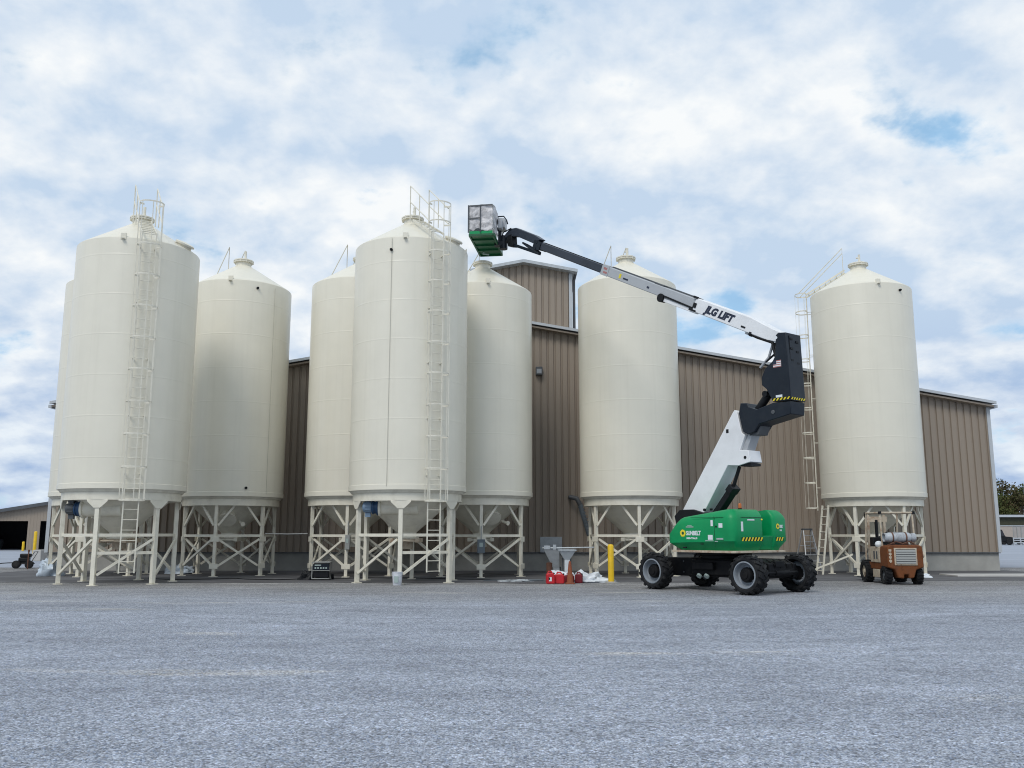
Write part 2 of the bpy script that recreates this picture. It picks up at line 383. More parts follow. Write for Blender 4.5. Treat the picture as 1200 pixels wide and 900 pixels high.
def loose_stones():
    ico = [(0,0,-1),(.72,-.53,-.45),(-.28,-.85,-.45),(-.89,0,-.45),(-.28,.85,-.45),(.72,.53,-.45),(.28,-.85,.45),(-.72,-.53,.45),(-.72,.53,.45),(.28,.85,.45),(.89,0,.45),(0,0,1)]
    fc = [(0,1,2),(1,0,5),(0,2,3),(0,3,4),(0,4,5),(1,5,10),(2,1,6),(3,2,7),(4,3,8),(5,4,9),(1,10,6),(2,6,7),(3,7,8),(4,8,9),(5,9,10),(6,10,11),(7,6,11),(8,7,11),(9,8,11),(10,9,11)]
    rs = np.random.RandomState(3); n = 30000
    Y = 4.6+ (15.5-4.6)*rs.rand(n)**1.5; X = (rs.rand(n)*2-1)*(Y*.62+.6)
    r = .004+.006*rs.rand(n)**2.5
    base = np.array(ico)
    V = base[None]*(1+.35*(rs.rand(n,12,1)-.5))
    V *= (r[:,None,None]*np.stack([1+.5*rs.rand(n),1+.3*rs.rand(n),.6+.3*rs.rand(n)],1)[:,None,:])
    a = rs.rand(n)*6.28; ca, sa = np.cos(a)[:,None], np.sin(a)[:,None]
    x = V[:,:,0]*ca-V[:,:,1]*sa; y = V[:,:,0]*sa+V[:,:,1]*ca
    V = np.stack([x+X[:,None], y+Y[:,None], V[:,:,2]+(r*.25)[:,None]], 2).reshape(-1,3)
    F = (np.array(fc)[None]+12*np.arange(n)[:,None,None]).reshape(-1,3)
    me = bpy.data.meshes.new('loose_gravel')
    me.vertices.add(len(V)); me.vertices.foreach_set('co', V.ravel())
    me.loops.add(F.size); me.loops.foreach_set('vertex_index', F.ravel())
    me.polygons.add(len(F)); me.polygons.foreach_set('loop_start', np.arange(0,F.size,3)); me.polygons.foreach_set('loop_total', np.full(len(F),3))
    me.materials.append(M['stone']); me.update(); me.validate()
    o = bpy.data.objects.new('loose_gravel', me); C.objects.link(o); setting(o, 'stuff')
loose_stones()

# ------------------------------------------------------------------ warehouse
def siding(b, x0, x1, y, zb, ztop, pitch=.285, depth=.05, axis='x'):
    """pans with narrow grooves; ztop(x) gives the sloping top"""
    xs = []
    x = x0
    while x < x1-1e-6:
        for dx, dd in ((0,0),(.185,0),(.205,depth),(.262,depth),(.283,0)):
            if x+dx < x1: xs.append((x+dx, dd))
        x += pitch
    xs.append((x1, 0))
    vs = []; fs = []
    for xx, dd in xs:
        for zz in (zb, ztop(xx)):
            vs.append((xx, y+dd, zz) if axis == 'x' else (y+dd*(-1 if axis=='yr' else 1), xx, zz))
    for i in range(len(xs)-1):
        fs.append((2*i, 2*i+2, 2*i+3, 2*i+1))
    b.add(vs, fs)

XL, XR, YW, YB, RID = -18.7, 19.6, 36.6, 78.0, .5
ZE, ZR = 6.62, 10.0
def roofz(x): return ZR-(ZR-ZE)*abs(x-RID)/((XR-RID) if x > RID else (RID-XL))
wh = thing('warehouse', 'long tan ribbed metal warehouse with low gable behind the silos', 'warehouse', (0,0,0))
def Q(b, *p): b.add(p, [tuple(range(len(p)))])
b = MB(); siding(b, XL, XR, YW, .70, roofz); b.build('wall', M['siding'], wh, smooth=0, recalc=False)
b = MB(); siding(b, YW, YB, XR, .70, lambda y: ZE, axis='yr'); b.build('wall', M['siding'], wh, smooth=0, recalc=False)
b = MB(); siding(b, YW, YB, XL, .70, lambda y: ZE, axis='y'); b.build('wall', M['siding'], wh, smooth=0, recalc=False)
b = MB(); b.prism([(XL,.7),(XR,.7),(XR,ZE),(RID,ZR),(XL,ZE)], YB, YB+.1); b.build('wall', M['siding'], wh, smooth=0)
b = MB(); b.box(XL+.02,XR-.02,YW+.06,YB,-.2,.72); b.build('concrete_base', M['concrete'], wh, bevel=.01)
b = MB(); b.box(XL-.01,XR+.01,YW-.03,YW+.09,.69,.735); b.build('base_flashing', M['dark_grey'], wh)
b = MB()
for sx, ex in ((-1, XL-.16),(1, XR+.16)):
    ze = ZR-(ZR-ZE)*abs(ex-RID)/abs((XL if sx < 0 else XR)-RID)
    b.hexa([(RID,YW-.35,ZR+.12),(ex,YW-.35,ze+.12),(ex,YB+.3,ze+.12),(RID,YB+.3,ZR+.12),(RID,YW-.35,ZR+.2),(ex,YW-.35,ze+.2),(ex,YB+.3,ze+.2),(RID,YB+.3,ZR+.2)])
b.build('roof', M['siding_roof'], wh, smooth=0)
b = MB()
for ex in (XL-.17, XR+.17):
    ze = ZR-(ZR-ZE)*abs(ex-RID)/abs((XL if ex < 0 else XR)-RID)
    y0, y1 = YW-.42, YW-.352
    b.hexa([(RID,y0,ZR+.10),(ex,y0,ze+.10),(ex,y1,ze+.10),(RID,y1,ZR+.10),(RID,y0,ZR+.21),(ex,y0,ze+.21),(ex,y1,ze+.21),(RID,y1,ZR+.21)])
b.build('rake_trim', M['trim'], wh, smooth=0)
b = MB()
for ex in (XL-.1, XR+.1):
    ze = ZR-(ZR-ZE)*abs(ex-RID)/abs((XL if ex < 0 else XR)-RID)
    b.hexa([(RID,YW-.34,ZR-.02),(ex,YW-.34,ze-.02),(ex,YW-.005,ze-.02),(RID,YW-.005,ZR-.02),(RID,YW-.34,ZR+.05),(ex,YW-.34,ze+.05),(ex,YW-.005,ze+.05),(RID,YW-.005,ZR+.05)])
b.build('soffit', M['siding'], wh, smooth=0)
for ex in (XL, XR):
    b = MB(); b.box(ex-.07,ex+.07,YW-.04,YW+.12,.72,ZE-.02); b.build('corner_trim', M['trim'], wh)
for ex in (XL-.2, XR+.2):
    b = MB(); b.box(ex-.07,ex+.07,YW-.3,YB,ZE-.07,ZE+.05); b.build('gutter', M['trim'], wh)
b = MB(); b.box(XL-.62,XL-.1,YW+1.2,YW+1.35,2.95,3.02); b.box(XL-.62,XL-.5,YW+1.15,YW+1.4,2.85,2.94); b.build('wall_lamp', M['dark_grey'], wh)
b = MB(); b.box(.98,1.26,YW-.2,YW+.02,7.93,8.28); lamp = b.build('wall_lamp', M['dark_grey'], wh, bevel=.02)
b = MB(); b.box(1.02,1.22,YW-.215,YW-.2,7.99,8.18); b.build('lens', M['lamp_face'], lamp)
# the raised monitor along the ridge
mon = MB(); MXL, MXR, MY = RID-2.0, RID+2.0, YW+.5
mz = lambda x: 12.86-.19*abs(x-RID)
siding(mon, MXL, MXR, MY, 9.5, mz); mo = mon.build('ridge_monitor', M['siding'], wh, smooth=0, recalc=False)
b = MB(); siding(b, MY, YB-1, MXR, 9.4, lambda y: mz(MXR), axis='yr'); siding(b, MY, YB-1, MXL, 9.4, lambda y: mz(MXL), axis='y'); b.build('side_wall', M['siding'], mo, smooth=0, recalc=False)
b = MB()
for ex in (MXL-.28, MXR+.28):
    ze = mz(ex)
    b.hexa([(RID,MY-.32,12.86),(ex,MY-.32,ze),(ex,YB-1,ze),(RID,YB-1,12.86),(RID,MY-.32,12.98),(ex,MY-.32,ze+.12),(ex,YB-1,ze+.12),(RID,YB-1,12.98)])
b.build('roof', M['siding_roof'], mo, smooth=0)
b = MB()
for ex in (MXL-.29, MXR+.29):
    ze = mz(ex); y0, y1 = MY-.38, MY-.323
    b.hexa([(RID,y0,12.86),(ex,y0,ze),(ex,y1,ze),(RID,y1,12.86),(RID,y0,12.99),(ex,y0,ze+.13),(ex,y1,ze+.13),(RID,y1,12.99)])
b.build('rake_trim', M['galv'], mo, smooth=0)
for ex in (MXL, MXR):
    b = MB(); b.box(ex-.07,ex+.07,MY-.04,MY+.1,9.6,mz(ex)-.02); b.build('corner_trim', M['trim'], mo)
b = MB(); b.box(MXR+.1,MXR+.21,MY+.12,MY+.24,9.7,12.2); b.tube([(MXR+.155,MY+.18,12.2),(MXR+.22,MY+.1,12.45)],.06); b.build('downspout', M['dark_trim'], mo)

# ------------------------------------------------------------------ silos
def P3(r, a, z): return (r*math.sin(a), -r*math.cos(a), z)
RT = 1.83
def silo(loc, label, front, H=7.75, rot=0, ladder=-135, cables=(), sensors=(), lug=(8,), manway=None, blower=None, lid_pipe=True, gate=True, hatch=None, boxes=()):
    t = thing('grain_silo', label, 'silo', (loc[0], loc[1], 0), 0, 'cream hopper silos in front of the warehouse')
    Z0 = 2.78; ZT = Z0+H; cz = ZT+1.0
    # tank shell with a rolled bottom band
    b = MB(); b.lathe([(1.79,Z0-.02),(RT+.012,Z0-.02),(RT+.012,Z0+.13),(RT,Z0+.14),(RT,ZT-.02),(RT-.004,ZT)], 96)
    b.build('tank', M['tank'], t, smooth=30)
    b = MB(); b.lathe([(RT-.002,ZT-.006),(RT-.012,ZT+.012),(RT-.06,ZT+.05),(.30,cz)], 96); roof = b.build('roof_cone', M['tank'], t, smooth=25)
    b = MB(); b.lathe([(.285,cz-.02),(.285,cz+.15),(.36,cz+.15),(.36,cz+.185)], 32); b.lathe([(.37,cz+.195),(.37,cz+.235),(.30,cz+.27),(.05,cz+.28)], 32)
    for k in range(10):
        a = 2*math.pi*k/10; b.bar(P3(.355,a,cz+.13), P3(.355,a,cz+.25), .03)
    b.build('fill_cap', M['cream'], roof, smooth=30)
    if lid_pipe:
        b = MB(); b.tube([(.06,0,cz+.27),(.06,0,cz+.62)], .045, 8); b.tube([(.06,0,cz+.5),(.0,.12,cz+.52)], .03, 6); b.build('vent_pipe', M['cream'], roof)
    for a in lug:
        b = MB(); aa = R(a); b.cbox(P3(RT-.02,aa,ZT+.03), (.17,.05,.22), aa); b.cbox(P3(RT+.06,aa,ZT-.05),(.1,.12,.03),aa); b.build('lifting_lug', M['cream'], roof, bevel=.01)
    if hatch is not None:
        a = R(hatch); b = MB()
        q = Vector((0,0,1)).rotation_difference(Vector((math.sin(a)*.5,-math.cos(a)*.5,1)).normalized()).to_matrix().to_4x4(); q.translation = Vector(P3(1.60,a,ZT+.14))
        b.lathe([(.24,-.06),(.24,.06),(.29,.06),(.30,.08),(.30,.12),(.24,.15),(.02,.17)], 28, q); b.build('relief_hatch', M['cream'], roof)
    # ring beam and hopper
    b = MB(); b.lathe([(1.60,Z0-.015),(1.80,Z0-.02),(1.74,Z0-.10),(1.70,Z0-.10),(1.70,Z0-.34),(1.60,Z0-.34)], 72); b.build('ring_beam', M['cream'], t, smooth=25)
    b = MB(); b.lathe([(1.66,Z0-.08),(.30,1.50),(.30,1.36),(.38,1.36),(.38,1.32),(.22,1.32)], 64)
    hop = b.build('hopper', M['cream'], t, smooth=25)
    if gate:
        b = MB(); b.box(-.33,.33,-.5,.42,1.22,1.30); b.box(-.46,-.33,-.62,.5,1.2,1.33); b.box(.33,.46,-.62,.5,1.2,1.33); b.tube([(0,-.5,1.26),(0,-.85,1.26)],.03,6); b.tube([(-.2,-.85,1.26),(.2,-.85,1.26)],.02,6)
        b.lathe([(.2,1.0),(.2,1.22)], 20); b.build('slide_gate', M['worn_cream'] if front else M['cream'], t, bevel=.008)
    if manway:
        a, f = R(manway[0]), manway[1]
        rr = 1.66+(.30-1.66)*f; zz = (Z0-.08)+(1.5-Z0+.08)*f
        nrm = Vector((math.sin(a)*1.2, -math.cos(a)*1.2, -1.36)).normalized(); nrm = Vector((math.sin(a)*.68, -math.cos(a)*.68, -.73)).normalized()
        q = Vector((0,0,1)).rotation_difference(nrm).to_matrix().to_4x4(); q.translation = Vector(P3(rr,a,zz))
        b = MB(); b.lathe([(.25,-.08),(.25,.16),(.31,.16),(.31,.21),(.02,.215)], 28, q); b.build('manway', M['cream'], hop)
        b = MB(); b.tube([P3(rr+.02,a+.42,zz-.22), P3(rr+.32,a+.42,zz-.3)], .05, 8); b.tube([P3(rr+.3,a+.42,zz-.29), P3(rr+.34,a+.42,zz-.3)], .08, 8); b.build('sample_port', M['cream'], hop)
    # legs
    NL = 6; RL = 1.60; wl = .125 if front else .108
    ang = [R(rot+60*i) for i in range(NL)]
    for a in ang:
        b = MB()
        b.bar(P3(RL,a,.03), P3(RL,a,Z0-.10), wl, wl, up=P3(1,a,0))
        b.cbox(P3(RL,a,.012), (.25,.25,.024), a)
        if front:   # flared gusset plates under the ring beam
            e = (math.cos(a), math.sin(a))
            for rr in (RL+wl/2+.012,):
                p = P3(rr,a,0); zt = Z0-.335
                pts = [(-.30,zt),(-.30,zt-.05),(-.095,zt-.24),(.095,zt-.24),(.30,zt-.05),(.30,zt)]
                n_ = (math.sin(a)*.012, -math.cos(a)*.012)
                b.prism(pts, -1, 1, lambda u, v, z, p=p, e=e, n_=n_: (p[0]+e[0]*u+n_[0]*v, p[1]+e[1]*u+n_[1]*v, z))
        else:
            e = (math.cos(a), math.sin(a))
            for zz in (1.28,.36):
                p = P3(RL+wl/2+.006,a,0)
                b.prism([(-.15,zz-.09),(.15,zz-.09),(.15,zz+.09),(-.15,zz+.09)], -1, 1, lambda u, v, z, p=p, a=a, e=e: (p[0]+e[0]*u+math.sin(a)*.006*v, p[1]+e[1]*u-math.cos(a)*.006*v, z))
        b.build('leg', M['cream'], t, bevel=.006)
    for i in range(NL):
        a0, a1 = ang[i], ang[(i+1) % NL]
        if a1 < a0: a1 += 2*math.pi
        def on(f, z, off=0):
            p0, p1 = Vector(P3(RL,a0,z)), Vector(P3(RL,a1,z)); am = (a0+a1)/2
            return p0.lerp(p1, f) + Vector(P3(off,am,0))
        if front:
            b = MB(); b.bar(on(.03,1.43), on(.97,1.43), .07,.085)
            if i == 0: b.bar(on(.03,.92,.01), on(.97,.92,.01), .07,.085)
            b.build('horizontal_brace', M['cream'], t)
            b = MB(); b.bar(on(.05,.30,.05), on(.95,1.30,.05), .06,.07); b.build('diagonal_brace', M['cream'], t)
        else:
            b = MB(); b.bar(on(.03,1.40), on(.97,1.40), .075,.085); b.build('horizontal_brace', M['cream'], t)
            b = MB(); b.bar(on(.06,.36,.045), on(.94,1.28,.045), .06,.07); b.bar(on(.06,1.28,-.03), on(.94,.36,-.03), .06,.07); b.build('cross_brace', M['cream'], t)
            b = MB(); b.bar(on(.04,1.75,.03), on(.37,Z0-.33,.09), .06,.07); b.bar(on(.96,1.75,.03), on(.63,Z0-.33,.09), .06,.07); b.build('knee_brace', M['cream'], t)
    # ladder with safety cage, handrail over the roof cone
    if ladder is not None:
        a = R(ladder); e = Vector((math.cos(a), math.sin(a), 0)); nn = Vector((math.sin(a), -math.cos(a), 0))
        RB = RT+.14; zb = .36 if front else 2.32; top = ZT+.18; hw = .205
        b = MB()
        for s in (-1,1): b.bar(nn*RB+e*hw*s+Vector((0,0,zb)), nn*RB+e*hw*s+Vector((0,0,top)), .036,.025, up=nn)
        z = zb+.03
        while z < top:
            b.tube([nn*RB-e*hw+Vector((0,0,z)), nn*RB+e*hw+Vector((0,0,z))], .011, 5); z += .295
        z = Z0+.4
        while z < ZT:
            for s in (-1,1): b.bar(nn*(RT-.02)+e*hw*s+Vector((0,0,z)), nn*RB+e*hw*s+Vector((0,0,z)), .05,.012)
            z += 1.7
        # ladder continues up the roof cone
        for s in (-1,1): b.bar(nn*RB+e*hw*s+Vector((0,0,ZT+.15)), nn*.5+e*hw*s+Vector((0,0,cz+.0)), .03,.06)
        for k in range(7):
            f = (k+.5)/7; p = (nn*RB).lerp(nn*.5, f); zz = ZT+.17+(cz-.15-ZT)*f
            b.tube([p-e*hw+Vector((0,0,zz)), p+e*hw+Vector((0,0,zz))], .016, 5)
        lad = b.build('ladder', M['cream'], t, smooth=0)
        b = MB(); c0 = nn*RB; rad = .35; dep = .27; zc = 2.42; ztop = ZT+(1.05 if front else .2)
        zs = []; z = zc
        while z < ztop-.5: zs.append(z); z += .95
        zs.append(ztop)
        for z in zs:
            pts = []
            for k in range(13):
                w = R(-205+230*k/12) if False else R(-25+230*k/12)
                pts.append(c0+nn*(.16+dep*math.sin(w)) + e*rad*math.cos(w) + Vector((0,0,z)))
            for k in range(12): b.bar(pts[k], pts[k+1], .008,.04)
            if z == zc: b.bar(pts[0], pts[-1], .04,.05)
            for s, q in ((1,pts[0]),(-1,pts[-1])): b.bar(q, c0+e*hw*s+Vector((0,0,z)), .012,.05)
        for w in (-15,35,90,145,195):
            w = R(w); q = c0+nn*(.16+dep*math.sin(w))+e*rad*math.cos(w)
            b.bar(q+Vector((0,0,zc)), q+Vector((0,0,ztop)), .024,.008, up=nn)
        b.build('safety_cage', M['cream'], lad, smooth=0)
        b = MB(); hr = 1.0 if front else .72
        for s in (-1,1):
            p0 = nn*(RB+(.05 if front else .25))+e*.33*s+Vector((0,0,ZT+(1.0 if front else .22))); p1 = nn*.55+e*.33*s+Vector((0,0,cz+hr+.12)); f1 = nn*.55+e*.33*s+Vector((0,0,cz-.14))
            b.tube([p0, p1, f1], .018, 6)
            if front:
                b.tube([p0-Vector((0,0,.5)), p1-Vector((0,0,.55))], .018, 6); m_ = p0.lerp(p1,.5); b.tube([m_, Vector((m_.x,m_.y,ZT+.6))], .018, 6)
        b.build('handrail', M['cream'], roof)
    for a, z0, z1, mt, r in cables:
        a = R(a); b = MB(); b.tube([P3(RT+.025,a,z0), P3(RT+.025,a,z1)], r, 6); b.build('cable_conduit', mt, t)
    for a, z in sensors:
        a = R(a); b = MB(); b.tube([P3(RT-.02,a,z), P3(RT+.06,a,z)], .045, 10); b.tube([P3(RT+.05,a,z), P3(RT+.09,a,z)], .03, 8); b.build('level_sensor', M['black'], t)
    if blower:
        # fan motor on a white stub duct that enters the hopper
        y0, z0 = blower; y1 = y0
        b = MB(); X0 = -1.47
        rot90 = Matrix.Translation((.44,y0,z0)) @ Matrix.Rotation(R(-90),4,'Y')
        b.lathe([(.23,.0),(.235,.55),(.235,1.12),(.285,1.13),(.285,1.19),(.05,1.2)], 28, rot90); d = b.build('blower_duct', M['cream'], t)
        b = MB(); b.lathe([(.05,1.195),(.25,1.20),(.25,1.25),(.20,1.26),(.20,1.34),(.22,1.345),(.22,1.38),(.2,1.40),(.05,1.41)], 24, rot90); b.build('fan_housing', M['blue'], d)
        b = MB(); b.lathe([(.05,1.405),(.165,1.41),(.17,1.62),(.15,1.66),(.04,1.71)], 20, rot90)
        for k in range(12):
            w = 2*math.pi*k/12; b.bar(rot90@Vector((.17*math.cos(w),.17*math.sin(w),1.43)), rot90@Vector((.17*math.cos(w),.17*math.sin(w),1.60)), .02,.02)
        b.box(-1.16,-1.0,y0-.11,y0+.11,z0+.17,z0+.25); b.box(-1.16,-1.0,y0-.05,y0+.05,z0-.30,z0-.17)
        b.build('motor', M['light_blue'] if blower[1] > 2.25 else M['dark_grey'], d)
    for a, z, w, h, mt in boxes:
        a = R(a); b = MB(); b.cbox(P3(RL+.16,a,z), (w,.17,h), a); bx = b.build('control_box', mt, t, bevel=.012)
        b = MB(); b.cbox(P3(RL+.25,a,z+.05), (w*.45,.012,h*.3), a); b.build('display', M['decal_grey'], bx)
        b = MB(); b.tube([P3(RL+.13,a,z+h/2), P3(RL+.13,a,z+h/2+.45)], .018, 6); b.build('cable', M['conduit'], bx)
    return t

silo((-14.86,32.9), 'cream silo almost hidden behind the leftmost front silo', False, ladder=-135)
silo((-11.95,27.7), 'large cream silo with caged ladder and dark blower motor, farthest left of the front ones', True, H=7.5, ladder=30, hatch=75, lug=(8,), blower=(-.92,2.20))
silo((-10.28,33.1), 'cream silo with round hopper manway between the two big caged-ladder silos', False, cables=((56,2.85,10.4,M['seamline'],.006),), sensors=((34,10.28),(31.6,3.05)), lug=(4,), manway=(12,.50))
silo((-5.67,32.8), 'cream silo half hidden behind the silo with the bright blue blower motor', False, lug=(4,), boxes=((2,1.18,.16,.5,M['conduit']),))
silo((-3.29,28.4), 'large cream caged-ladder silo with bright blue blower motor, nearest the middle', True, H=7.75, ladder=30, hatch=60, lug=(0,), cables=((-13,2.85,10.5,M['seamline'],.006),), sensors=((-13.5,10.12),), blower=(-.92,2.27))
silo((-1.1,32.4), 'cream silo right under the raised lift basket', False, H=7.45, manway=(22,.48), lid_pipe=False, boxes=((2,1.05,.26,.46,M['box_grey']),), rot=2)
silo((4.31,32.7), 'cream silo behind the yellow bollard with the lift boom crossing its top', False, lug=(), rot=2, sensors=(), ladder=-158)
silo((13.41,33.5), 'lone cream silo behind the rusty forklift with caged ladder on its left side', False, rot=15, ladder=-111, lug=(-1,), sensors=((26,10.28),))

# ------------------------------------------------------------------ boom lift
OL = Vector((5.62,24.14,0)); AL = R(-52)
lift = thing('boom_lift', 'green and white articulating boom lift with raised basket on four black wheels', 'boom lift', OL, AL)
RI = Matrix.Rotation(-AL, 3, 'Z')
def W2L(x, y, z): return RI @ (Vector((x,y,z))-OL)

def text_mesh(txt, size, parent, matname, M4, shear=0, name='lettering', bold=0, ext=.002):
    cu = bpy.data.curves.new('t', 'FONT'); cu.body = txt; cu.size = size; cu.shear = shear; cu.extrude = ext; cu.offset = bold; cu.align_x = 'LEFT'; cu.resolution_u = 3
    ob = bpy.data.objects.new('t', cu); C.objects.link(ob); bpy.context.view_layer.update()
    me = bpy.data.meshes.new_from_object(ob.evaluated_get(bpy.context.evaluated_depsgraph_get()))
    bpy.data.objects.remove(ob); bpy.data.curves.remove(cu)
    me.name = name; me.transform(M4); me.materials.clear(); me.materials.append(M[matname])
    o = bpy.data.objects.new(name, me); C.objects.link(o); o.parent = parent; return o
def side_mat(u, v, z, beta=0, sx=1):    # text on a face looking along -v
    return Matrix.Translation((u,v,z)) @ Matrix.Rotation(-beta,4,'Y') @ Matrix.Rotation(R(90),4,'X') @ Matrix.Diagonal((sx,1,1,1))
def rear_mat(u, v, z, sx=1):            # text on a face looking along +u
    return Matrix.Translation((u,v,z)) @ Matrix.Rotation(R(90),4,'Z') @ Matrix.Rotation(R(90),4,'X') @ Matrix.Diagonal((sx,1,1,1))

# chassis
b = MB()
b.prism([(-1.75,.42),(-1.55,.36),(1.5,.36),(1.78,.46),(1.78,.74),(1.5,.84),(-1.5,.84),(-1.75,.74)], -.52, .52)
b.lathe([(.62,.82),(.62,.92),(.72,.92),(.72,1.0),(.1,1.0)], 36)
chs = b.build('chassis', M['chassis'], lift, bevel=.02)
for ux in (-1.52, 1.52):
    b = MB(); b.bar((ux,-.82,.50),(ux,.82,.50), .22,.22)
    for s in (-1,1):
        b.cbox((ux,s*.66,.54),(.34,.14,.34)); b.tube([(ux,s*.70,.49),(ux,s*.84,.49)], .16, 14)
    du = .26 if ux > 0 else -.26
    b.tube([(ux+du,-.62,.52),(ux+du,.62,.52)], .035, 8); b.tube([(ux+du,-.28,.52),(ux+du,.28,.52)], .06, 10)
    if ux > 0:
        for k, vv in enumerate((-.4,-.15,.1,.35)):
            b.tube([(ux+.1,vv,.84),(ux+.28,vv+.08,.72),(ux+.22,vv+.12,.55)], .022, 6)
        b.box(ux+.10,ux+.30,-.30,.05,.66,.80); b.box(ux+.08,ux+.26,.15,.5,.60,.72)
    b.build('axle', M['chassis'], lift, bevel=.01)
b = MB(); b.box(-.6,.7,-.62,-.53,.42,.80); b.box(-.5,.2,-.74,-.62,.55,.74); b.build('side_tank', M['chassis'], lift, bevel=.02)
b = MB()
for dv in (0,.19): b.tube([(-.35+dv*1.3,-.60,.40),(-.35+dv*1.3,-.64,.36)], .07, 10)
b.build('travel_lamp', M['decal_grey'], chs)

def wheel(u, v, s):
    RT_, WT = .48, .38
    t_ = bpy.data.objects.new('wheel', None); C.objects.link(t_); t_.parent = lift; t_.location = (u, v, RT_); t_.empty_display_size = .1
    rot = Matrix.Rotation(R(90 if s < 0 else -90), 4, 'X')      # lathe axis +z turned to the outside
    h = WT/2
    b = MB()
    b.lathe([(.335,-h+.03),(.36,-h),(.42,-h+.0),(.448,-h+.05),(.458,-h+.1),(.458,h-.1),(.448,h-.05),(.42,h),(.36,h),(.335,h-.03),(.33,0)], 40, rot, close=True)
    for row in (-1,1):
        for k in range(17):
            a = 2*math.pi*(k+(.5 if row > 0 else 0))/17
            rad = Matrix.Rotation(a,4,'Z')
            p0 = rot @ rad @ Vector((.46, .012*row, .012*row)); p1 = rot @ rad @ Vector((.452, .085, row*(h-.03)))
            upv = (rot @ rad @ Vector((1,0,0)))
            b.bar(p0, p1, .075, .045, up=upv)
            p2 = rot @ rad @ Vector((.425,.095,row*(h-.008))); b.bar(p1, p2, .07,.035, up=upv)
    b.build('tyre', M['tyre'], t_, smooth=30)
    b = MB()
    b.lathe([(.338,h-.045),(.325,h-.018),(.30,h-.015),(.288,h-.05),(.278,h-.14),(.23,h-.20),(.15,h-.17),(.13,h-.12),(.05,h-.115)], 36, rot, cap0=False)
    for k in range(9):
        a = 2*math.pi*k/9; c = rot @ Vector((.19*math.cos(a),.19*math.sin(a),h-.2)); d = rot @ Vector((.19*math.cos(a),.19*math.sin(a),h-.15)); b.tube([c,d],.014,6)
    rm = b.build('rim', M['rim'], t_, smooth=30)
    b = MB(); b.lathe([(.185,h-.19),(.185,h-.10),(.15,h-.05),(.10,h-.045),(.09,h-.02),(.04,h-.018)], 20, rot); b.build('hub', M['chassis'], t_)
    return t_
for u in (-1.525, 1.525):
    for v, s in ((-1.0,-1),(1.0,1)): wheel(u, v, s)

# turntable: two hoods with the boom channel between them, counterweight below
def hood_rings(v0, v1, rf, near):
    def top(u): return 1.86+.22*min(max((u+.75)/1.75,0),1)
    spec = [(0,.10,.17,.12,.0),(.06,.03,.14,.10,.03),(.23,-.14,.0,.0,.06),(.5,-.15,.0,.0,.06),(.77,.06,.0,.0,.05),(.86,.12,.03,.03,.05),(.96,.18,.10,.10,.05),(1,.24,.15,.17,.05)]
    rs = []
    for f, du, dv, dr, _ in spec:
        u0, u1 = -.78+du, 1.25-dr
        a0 = v0+(dv if near else .0); a1 = v1-(dv if not near else 0)
        r = .14
        pts = []
        rb = .20 if near else .10
        rc = .18 if not near else .06
        for cx, cy, st, rr in ((u1-rc,a1-rc,0,rc),(u0+r,a1-r,90,r),(u0+r,a0+r,180,r),(u1-rb,a0+rb,270,rb)):
            for k in range(5):
                w = R(st+k*22.5); pts.append((cx+rr*math.cos(w), cy+rr*math.sin(w)))
        rs.append([(u, v, 1.05+f*(top(u)-1.05)) for u, v in pts])
    return rs
tb = MB(); tb.box(-.86,1.22,-1.08,.98,.99,1.05); tb.box(-.5,.9,-.5,.5,1.05,1.12); turn = tb.build('turntable', M['worn_cream'], lift, bevel=.01)
b = MB(); b.rings(hood_rings(-1.17,.03,.14,True)); nh = b.build('engine_hood', M['green'], lift, smooth=40)
b = MB(); b.rings(hood_rings(.47,1.10,.14,False)); fh = b.build('engine_hood', M['green'], lift, smooth=40)
b = MB(); b.hexa([(-.6,0,1.06),(1.13,0,1.06),(1.13,.5,1.06),(-.6,.5,1.06),(-.6,0,1.42),(1.225,0,1.42),(1.225,.5,1.42),(-.6,.5,1.42)]); b.box(.30,.36,.0,.5,1.42,1.98); b.build('counterweight', M['green'], lift, bevel=.02)
# boom mount in front of the hoods
b = MB(); b.prism([(-1.3,1.5),(-.3,1.5),(-.3,2.0),(-.75,2.12),(-1.22,2.12),(-1.42,1.95)], -.33, .33); b.prism([(-1.0,1.05),(-.4,1.05),(-.4,1.6),(-1.0,1.6)], -.2,.3); b.build('boom_mount', M['black'], lift, bevel=.02)
# panel seams
b = MB()
b.box(.655,.666,-1.176,-1.165,1.12,1.90); b.box(.655,.95,-1.1755,-1.165,1.30,1.309); b.box(-.1,.95,-1.1755,-1.165,1.875,1.885)
b.box(1.24,1.2535,-.85,.03,1.875,1.885); b.build('panel_seam', M['dark_green'], nh)
b = MB(); b.box(.70,.74,-1.185,-1.165,1.63,1.67); b.box(-.45,-.33,-1.12,-1.09,1.10,1.13); b.build('latch', M['black'], nh)
